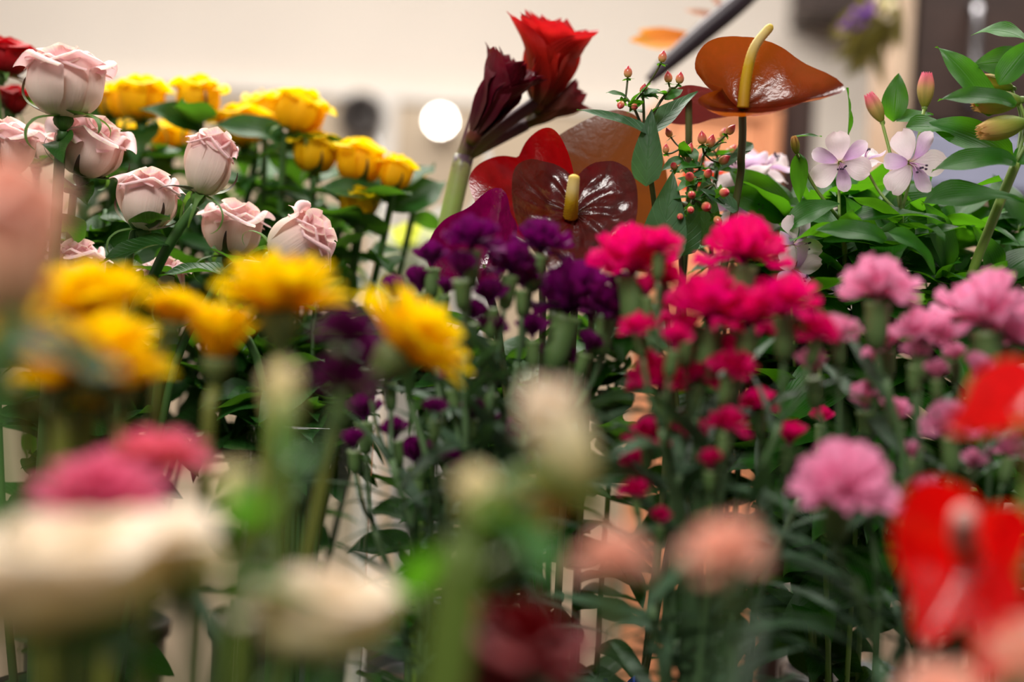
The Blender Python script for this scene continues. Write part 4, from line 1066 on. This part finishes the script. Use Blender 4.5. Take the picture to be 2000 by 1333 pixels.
hypericum((1352, 400, 1.10), [
    (1330, 290, 1.12, [(1310, 268, 17, (-.4, .8, .2)), (1345, 300, 18, (.2, .9, .3)), (1300, 300, 16, U), (1318, 330, 17, (-.3, .5, .8))]),
    (1375, 300, 1.11, [(1372, 282, 22, (-.1, 1, .3)), (1384, 288, 22, (.3, .9, .3)), (1420, 262, 20, (.6, .7, .2)), (1405, 318, 22, (.7, .4, .5))]),
    (1360, 350, 1.09, [(1348, 350, 22, (-.2, .3, .9)), (1380, 345, 20, (.2, .5, .9))]),
    (1352, 385, 1.075, [(1350, 380, 19, (.0, -.2, 1)), (1376, 402, 24, (.2, -.3, 1)), (1348, 408, 17, (0, -.4, 1)), (1398, 425, 20, (.3, -.7, .7))]),
    (1395, 360, 1.075, [(1408, 376, 22, (.5, -.1, .9)), (1330, 420, 16, (-.3, -.5, .8))])],
    'hypericum spray crowded with pinkish berries beside the tall anthurium stem', vias=((1330, 500, 1.12),),
    leaves=[(1290, 520, 1.085, (.12, 1, .1), (-.1, .05, 1), 190, 1.0), (1330, 500, 1.10, (.25, .95, .1), (.3, .1, 1), 130, 1.0), (1440, 412, 1.08, (-.75, .5, .25), (.1, .55, .8), 90, .9), (1395, 330, 1.13, (.8, .5, .1), (-.2, .6, .7), 80, .9),
            (1350, 340, 1.10, (.75, -.15, .6), (.2, .6, .7), 60, .9), (1372, 480, 1.12, (.1, 1, .1), (.5, .1, .8), 140, 1.2)])
hypericum((1400, 330, 1.18), [(1400, 300, 1.18, [(1390, 285, 18, U), (1410, 270, 18, (.3, .9, 0)), (1425, 300, 18, (.5, .7, 0))]), (1380, 330, 1.17, [(1370, 320, 18, U), (1335, 330, 18, (-.3, .8, .2))])],
    'darker hypericum spray set further back behind the pinkish berries', vias=((1390, 480, 1.18),), leaves=[(1470, 280, 1.17, (-.7, -.5, .2), (0, .7, .7), 70, .9)])

# ------------------------------------------------------------------ alstroemeria
def als_petal(name, mat, w, sweep, wav, notch=0.0, seed=0):
    def f(u, v):
        x = (u - .5) * 2
        prof = .16 + .84 * smooth(.15, .68, v)
        if v > .72: prof *= math.sqrt(max(.0, 1 - ((v - .72) / .28) ** 2 * .93))
        ww = w * prof
        a = 1.45 - sweep * smooth(.05, .8, v)
        # integrate a quarter arc
        r = .05 + v * math.cos(a) * .95; z = v * math.sin(max(-.3, a)) * .95
        tip = notch * max(0, v - .85) * (abs(x) - .3)
        return (r + tip, x * ww, z - x * x * ww * .25 + wav * math.sin(v * 8 + x * 4 + seed) * abs(x) * .5)
    return grid_mesh(name, 6, 11, f, mat)
AO = [als_petal('petal', M_ALST, .36, q, .07, .3, k) for k, q in enumerate((1.0, 1.15, .9))]
AI = [als_petal('petal', M_ALSTIN, .22, q, .03, 0, k + 5) for k, q in enumerate((1.0, .9, 1.1))]
ABUD = als_petal('petal', M_ALSTBUD, .20, .0, .02, 0, 3)
FIL = tube('stamen', catmull([(0, 0, .1), (.10, 0, .45), (.24, 0, .62)], 4), .012, M_FILAMENT, 5)
ANT = lathe('anther', [(.008, 0), (.03, .03), (.026, .09), (.008, .11)], M_ANTHER, 8)
RECEP = lathe('receptacle', [(.04, -.16), (.085, -.10), (.09, -.02), (.05, .04)], M_STEML, 10)
def als_bloom(root, pos, ax, s, spin, nm='bloom'):
    o = put(nm, RECEP, root, frame(pos, ax, Dv(0, 1, 0), spin, s))
    for k in range(3):
        put('petal', AO[k], o, Matrix.Rotation(k * 2 * PI / 3 + RND.uniform(-.1, .1), 4, 'Z'))
        put('petal', AI[k], o, Matrix.Rotation(k * 2 * PI / 3 + PI / 3, 4, 'Z') @ Matrix.Translation((0, 0, .02)))
    for k in range(5):
        R_ = Matrix.Rotation(PI + (k - 2) * .35, 4, 'Z') @ Matrix.Rotation(RND.uniform(-.2, .1), 4, 'Y')
        put('stamen', FIL, o, R_); put('anther', ANT, o, R_ @ Matrix.Translation((.24, 0, .60)))
def als_bud(root, pos, ax, s, mat=None, n=5):
    me = ABUD if mat is None else BUDS[mat.name]
    o = put('bud', RECEP, root, frame(pos, ax, None, RND.uniform(0, 6), s))
    for k in range(n): put('petal', me, o, Matrix.Rotation(k * 2 * PI / n, 4, 'Z') @ Matrix.Translation((.06, 0, 0)) @ Matrix.Rotation(-.02, 4, 'Y'))
def bud_petal(name, mat):
    def f(u, v):
        x = (u - .5) * 2
        r = .26 * math.sin(PI * (.10 + .74 * v)) ** .8; a = x * .85
        return (r * math.cos(a) + .02 * v - .06, r * math.sin(a), v + .05 * math.cos(x * 6) * (v > .9))
    return grid_mesh(name, 4, 8, f, mat)
ABUD = bud_petal('petal', M_ALSTBUD); BUDS = {M_ALSTBUDG.name: bud_petal('petal', M_ALSTBUDG)}
def alstroemeria(node, key, label, blooms=(), buds=(), vias=(), leaves=(), rl=0, lsize=.07, group='alstroemeria stems of the rear row', srad=.0022, lr=(.55, .98)):
    nd = P(*node); path, base = stem_path(key, nd, [P(*q) for q in vias])
    root = thing('alstroemeria', base, label, 'flower', group)
    bare = not blooms and not buds
    put('stem', tube('stem', path, lambda f: srad * (1 if not bare else max(.12, 1 - max(0, f - .8) * 4.4)), M_STEML, 8, off=base), root)
    if bare:
        for k in range(5): leaf(root, 'als', path[-1] - base - Vector((0, 0, .004)), rdir(RND.uniform(.4, 1.4)), jit(Vector((0, -.6, .6)), .4), RND.uniform(.045, .07), 1.2)
    for (px, py, d, ax, sz, spin) in blooms:
        p = P(px, py, d); axw = Dv(*ax)
        put('pedicel', tube('pedicel', [q - base for q in catmull([nd, nd.lerp(p, .6) - axw * .006, p], 5)], .0012, M_STEML, 6), root)
        als_bloom(root, p - base, axw, cm(sz, d), spin)
    for (px, py, d, ax, sz, g) in buds:
        p = P(px, py, d); axw = Dv(*ax)
        put('pedicel', tube('pedicel', [q - base for q in catmull([nd, nd.lerp(p, .6) - axw * .006, p], 5)], .0014, M_STEML, 6), root)
        als_bud(root, p - base, axw, cm(sz, d), M_ALSTBUDG if g else None)
    for (lx, ly, ld, dr, nrm, ln, w, vv) in leaves:
        leaf(root, 'als', P(lx, ly, ld) - base, Dv(*dr), Dv(*nrm), cm(ln, ld), w, vv)
    if rl: leafy(root, base, path, 'als', rl, lr[0], lr[1], lsize)
    return root
alstroemeria((1640, 430, 1.10), 'alsA', 'alstroemeria stem with an open white lilac bloom and a green bud', 
    blooms=[(1640, 318, 1.11, (-.12, -.12, 1), 66, .15)], buds=[(1556, 300, 1.10, (-.2, .8, .3), 34, 1)], vias=((1650, 600, 1.12),),
    leaves=[(1562, 300, 1.10, (-.1, -1, .3), (-.3, .2, .9), 100, .9, 0), (1548, 268, 1.10, (1, .1, .2), (0, .9, .4), 56, .8, 2), (1640, 400, 1.09, (-.9, -.1, .3), (.2, .8, .5), 160, .8, 1), (1655, 270, 1.12, (.1, 1, 0), (1, 0, .5), 100, .4, 2)], rl=14)
alstroemeria((1760, 420, 1.10), 'alsA', 'alstroemeria stem with a white lilac bloom turned aside beside pink buds',
    blooms=[(1772, 318, 1.09, (.22, -.10, .95), 74, .5), (1690, 326, 1.12, (-.2, .9, .3), 50, 2)], buds=[(1806, 208, 1.13, (.05, 1, .05), 64, 0), (1722, 236, 1.13, (-.45, .85, .1), 58, 0)], vias=((1750, 600, 1.12),),
    leaves=[(1745, 238, 1.13, (.05, 1, .1), (-.3, .2, .9), 106, 1.2, 0), (1750, 238, 1.13, (.75, .35, .1), (-.2, .6, .7), 80, 1.1, 0), (1800, 400, 1.06, (.80, .25, .25), (-.1, .75, .6), 200, 1.0, 0), (1770, 250, 1.10, (.9, .15, .2), (0, .8, .6), 140, 1.0, 1), (1730, 470, 1.06, (-.8, .3, .3), (.1, .6, .7), 150, 1.0, 0), (1735, 455, 1.05, (.75, -.25, .3), (.0, .75, .6), 130, .8, 1)], rl=14)
alstroemeria((1580, 560, 1.09), 'alsA', 'short alstroemeria stem with bluish white blooms behind the magenta carnations',
    blooms=[(1545, 480, 1.09, (.55, .2, .8), 62, .3), (1545, 525, 1.08, (.45, -.35, .8), 60, .9), (1640, 570, 1.11, (.3, -.2, .9), 40, 0)], vias=((1600, 700, 1.10),), rl=9)
alstroemeria((1470, 480, 1.20), 'alsC', 'white alstroemeria stem partly hidden behind the tall anthurium stem',
    blooms=[(1445, 350, 1.20, (-.2, .7, .6), 76, .3), (1490, 340, 1.22, (.25, .8, .5), 66, 1), (1462, 430, 1.17, (.1, .4, .9), 66, 2), (1440, 410, 1.19, (-.4, .2, .9), 60, .4)], vias=((1500, 620, 1.22),), rl=10)
alstroemeria((1985, 318, 1.07), 'alsB', 'thick bright green alstroemeria stem with broad leaves and closed buds',
    buds=[(1990, 196, 1.08, (-1, -.1, .1), 90, 1), (2000, 240, 1.07, (-1, -.22, .1), 92, 1), (1976, 172, 1.10, (-.9, .3, 0), 60, 1)], vias=((1935, 440, 1.075), (1892, 560, 1.09), (1870, 720, 1.12)), srad=.0038,
    leaves=[(1984, 205, 1.06, (-.95, .32, .1), (.25, .6, .7), 150, 1.0, 0), (1935, 226, 1.08, (-.45, .9, .1), (.3, .15, .9), 180, 1.0, 0), (2010, 125, 1.08, (-.8, .1, .1), (.0, .3, .9), 110, 1.6, 0), (2005, 80, 1.09, (-.7, .5, 0), (.1, .7, .6), 110, 1.2, 1), (1950, 165, 1.07, (.6, .8, .1), (-.3, .3, .9), 120, 1.3, 2),
            (1985, 318, 1.06, (-.95, .18, .1), (.05, .8, .6), 165, 1.3, 0), (1975, 312, 1.09, (-.80, .55, .1), (.3, .35, .85), 190, 1.2, 0), (1980, 320, 1.07, (.8, .5, .1), (0, .7, .6), 120, 1.0, 1)])
LL = 'leafy green alstroemeria stem filling the rear row behind the pink carnations'
for (px, py, d, key, n) in [(1535, 420, 1.16, 'alsA', 14), (1590, 400, 1.17, 'alsA', 16), (1680, 380, 1.19, 'alsA', 16), (1730, 430, 1.15, 'alsA', 16), (1800, 440, 1.17, 'alsB', 18), (1860, 430, 1.2, 'alsB', 16), (1920, 460, 1.2, 'alsB', 16),
                            (1990, 440, 1.18, 'alsB', 16), (1640, 480, 1.2, 'alsC', 16), (1500, 450, 1.24, 'alsC', 14), (1850, 520, 1.12, 'alsB', 14), (1950, 540, 1.14, 'alsB', 14), (1700, 500, 1.12, 'alsA', 14)]:
    alstroemeria((px, py, d), key, LL, rl=n + 10, group='leafy alstroemeria stems', lsize=.085, lr=(.64, 1.0))

# ------------------------------------------------------------------ bird of paradise
pts = [P(1268, 158, 1.46), P(1310, 118, 1.46), P(1375, 62, 1.46), P(1455, -6, 1.46), P(1560, -110, 1.47)]
pathx, bs = stem_path('str', P(1560, -110, 1.47), [P(1800, -250, 1.49), P(2080, -150, 1.5), P(2200, 200, 1.5)])
sb = thing('bird_of_paradise', bs, 'dark beaked bird of paradise with orange sepals arching over the display', 'flower')
put('stem', tube('stem', pathx, .007, M_BEAK, 10, off=bs), sb)
put('beak', tube('beak', [p - bs for p in catmull(pts, 7)], lambda f: .0035 + .0075 * math.sin(PI * min(1, .05 + f * .7)) ** .8, M_BEAK, 12), sb)
SEP = grid_mesh('sepal', 4, 8, lambda u, v: ((u - .5) * .34 * math.sin(PI * (.06 + .93 * v)), v, .18 * v * v + abs(u - .5) * .1), M_STREL)
SEP2 = grid_mesh('sepal', 4, 8, lambda u, v: ((u - .5) * .3 * math.sin(PI * (.06 + .93 * v)), v, .10 * v * v + abs(u - .5) * .1), M_STRELP)
put('sepal', SEP, sb, leaf_frame(P(1352, 72, 1.47) - bs, Dv(-1, -.18, -.1), Dv(.1, .5, .85), cm(118, 1.5), 1.3))
put('sepal', SEP, sb, leaf_frame(P(1345, 78, 1.47) - bs, Dv(-1, .12, -.3), Dv(.1, .4, .9), cm(95, 1.5), 1.2))
put('sepal', SEP2, sb, leaf_frame(P(1400, 30, 1.465) - bs, Dv(-.75, .1, -.2), Dv(.3, .4, .8), cm(60, 1.5)))
put('sepal', SEP2, sb, leaf_frame(P(1410, 22, 1.465) - bs, Dv(-.5, .8, -.2), Dv(.5, .3, .8), cm(70, 1.5)))

# ------------------------------------------------------------------ hanging dried bouquet on the cabinet
hk = P(1770, -150, 2.02)
hb = thing('dried_bouquet', hk, 'bunch of violet and white dried flowers hanging beside the dark cabinet', 'bouquet')
tie = P(1745, -20, 2.02) - hk
put('twine', tube('twine', catmull([(0, .06, .02), (0, .0, 0), tie * .5 + Vector((.004, 0, 0)), tie], 6), .0025, M_TWINE, 6), hb)
put('stalks', tube('stalks', catmull([tie + Vector((.004, 0, .03)), tie, tie + (P(1715, 60, 2.02) - P(1745, -20, 2.02))], 6), lambda f: .010 + .012 * abs(f - .4), M_LEAFD, 10), hb)
for k in range(46):
    p = P(1710 + RND.uniform(-35, 40), RND.uniform(-10, 80), 2.02 + RND.uniform(-.04, .04)) - hk
    leaf(hb, 'dry', p, Dv(RND.uniform(-.75, .15), RND.uniform(-1, -.4), RND.uniform(-.3, .5)), jit(Vector((0, -1, .3)), .7), cm(RND.uniform(70, 110), 2.02), 1.0)
leaf(hb, 'dry', P(1690, 90, 2.0) - hk, Dv(-1, -.25, .1), Dv(.1, 1, .3), cm(80, 2.0))
DP = grid_mesh('dried_petal', 3, 5, lambda u, v: ((u - .5) * .4 * math.sin(PI * (.1 + .85 * v)), v, .25 * v * v + abs(u - .5) * .25), M_DRYP)
DW = grid_mesh('dried_petal', 3, 5, lambda u, v: ((u - .5) * .6 * math.sin(PI * (.1 + .85 * v)), v, .25 * v * v + abs(u - .5) * .25), M_CREAM)
for (px, py, me, nn) in ((1655, 52, DP, 5), (1690, 18, DP, 6), (1668, 30, DP, 4), (1722, 14, DW, 6)):
    for k in range(nn):
        put('dried_petal', me, hb, leaf_frame(P(px, py, 1.99) - hk, Dv(RND.uniform(-.5, .5), RND.uniform(-.9, .9), RND.uniform(.1, .7)), jit(Vector((0, -1, 0)), .6), cm(RND.uniform(30, 46), 2)))
put('hook', tube('hook', catmull([(.14, .277, .03), (.07, .20, .035), (0, .09, .03), (0, .075, .015), (0, .06, .0), (0, .05, .02), (0, .055, .035)], 5), .003, M_METAL, 8), hb)

# ------------------------------------------------------------------ cellophane bouquet with lime blooms
cx, cy = P(850, 500, 1.60).x, 1.60
def cello(u, v):
    a = u * 2 * PI; r = .012 + .062 * v ** .8
    r *= 1 + .14 * v * math.sin(a * 5 + 1) + .10 * v * noise.noise(Vector((math.cos(a) * 3, math.sin(a) * 3, v * 6)))
    z = .86 + .50 * v + .05 * v * math.sin(a * 2 + 2.2) + .02 * math.sin(a * 7) * v
    return (r * math.cos(a), r * math.sin(a), z - .86)
cl = put('cellophane_wrap', grid_mesh('cellophane_wrap', 72, 18, cello, M_CELLO)); cl.location = (cx, cy, .86)
tag(cl, 'clear crinkled cellophane wrap around lime yellow flowers', 'wrapping')
GLM = 'lime flowers in cellophane'
for (px, py, w, ax) in ((805, 485, 110, (-.2, 1, .2)), (850, 475, 90, (.2, 1, .1)), (790, 570, 110, (-.1, 1, .3))):
    carnation([(px, py, w, 0, 1.57)], 'lim', 'cel', 1.57, 'lime yellow carnation inside the cellophane wrap', GLM, nl=3, name='carnation')

# blue foil wrapped around a pot in the gap below the magenta carnations
fx = P(1268, 1300, 1.02)
def foil(u, v):
    a = u * 2 * PI; r = .020 + .006 * v
    r *= 1 + .22 * v * abs(math.sin(a * 4)) + .18 * noise.noise(Vector((math.cos(a) * 4, math.sin(a) * 4, v * 5)))
    return (r * math.cos(a), r * math.sin(a), (.345 + .008 * math.sin(a * 5)) * v)
fo = put('foil_sleeve', grid_mesh('foil_sleeve', 48, 14, foil, M_FOIL)); fo.location = (fx.x, 1.052, ZB)
tag(fo, 'crumpled shiny blue foil sleeve standing among the carnation stems', 'wrapping')

# ------------------------------------------------------------------ leafy rose branches filling the bunches
def branch(px, py, d, key, n, label, group, ls=.062, lr=(.35, 1.0)):
    top_ = P(px, py, d)
    path, base = stem_path(key, top_, [top_.lerp(Vector((BK[key][0], BK[key][1], top_.z - .2)), .5)])
    root = thing('leafy_branch', base, label, 'foliage', group)
    put('stem', tube('stem', path, (.003, .0018), M_STEM, 6, off=base), root)
    leafy(root, base, path, 'rose', n, lr[0], lr[1], ls)
    return root
for (x0, x1, y0, y1, d0, d1, keys, cnt, lab, grp) in [
        (20, 330, 400, 640, 1.16, 1.30, ('pinkA', 'yelA'), 12, 'dark green leafy rose branch among the blush roses', 'leafy branches by the blush roses'),
        (330, 690, 470, 760, 1.16, 1.36, ('pinkB', 'yelB'), 12, 'dark green leafy rose branch around the glass vase', 'leafy branches around the glass vase'),
        (700, 1300, 600, 800, 1.16, 1.34, ('ama', 'anth'), 10, 'dark leafy branch behind the purple carnations', 'leafy branches behind the carnations'),
        (1250, 1600, 480, 800, 1.18, 1.3, ('hyp', 'alsA'), 9, 'dark leafy branch behind the magenta carnations', 'leafy branches behind the magenta carnations')]:
    for k in range(cnt):
        branch(lerp(x0, x1, (k + .5) / cnt) + RND.uniform(-15, 15), RND.uniform(y0, y1), RND.uniform(d0, d1), keys[0] if k % 2 else keys[1], 30 if x0 >= 700 else 22, lab, grp, .066, (.2 if x0 >= 700 else .3, 1.0))

for (px, py, w, d) in ((1375, 350, 80, 1.24), (1425, 372, 74, 1.25), (1455, 395, 50, 1.22)):
    carnation([(px, py, w, 0, d)], 'cor', 'hyp', d, 'coral red carnation glimpsed behind the crowded hypericum berries', 'coral carnations behind the berries', nl=4, name='carnation')
for k in range(10):
    branch(lerp(430, 700, (k + .5) / 10), RND.uniform(330, 470), RND.uniform(1.42, 1.5), 'yelB' if k % 3 else 'yelA', 16, 'dark green leafy branch under the hazy yellow roses', 'leafy branches under the yellow roses', .066, (.5, 1.0))
for k in range(5):
    branch(lerp(200, 420, (k + .5) / 5), RND.uniform(300, 380), RND.uniform(1.42, 1.5), 'yelA', 14, 'dark green leafy branch under the hazy yellow roses', 'leafy branches under the yellow roses', .066, (.5, 1.0))
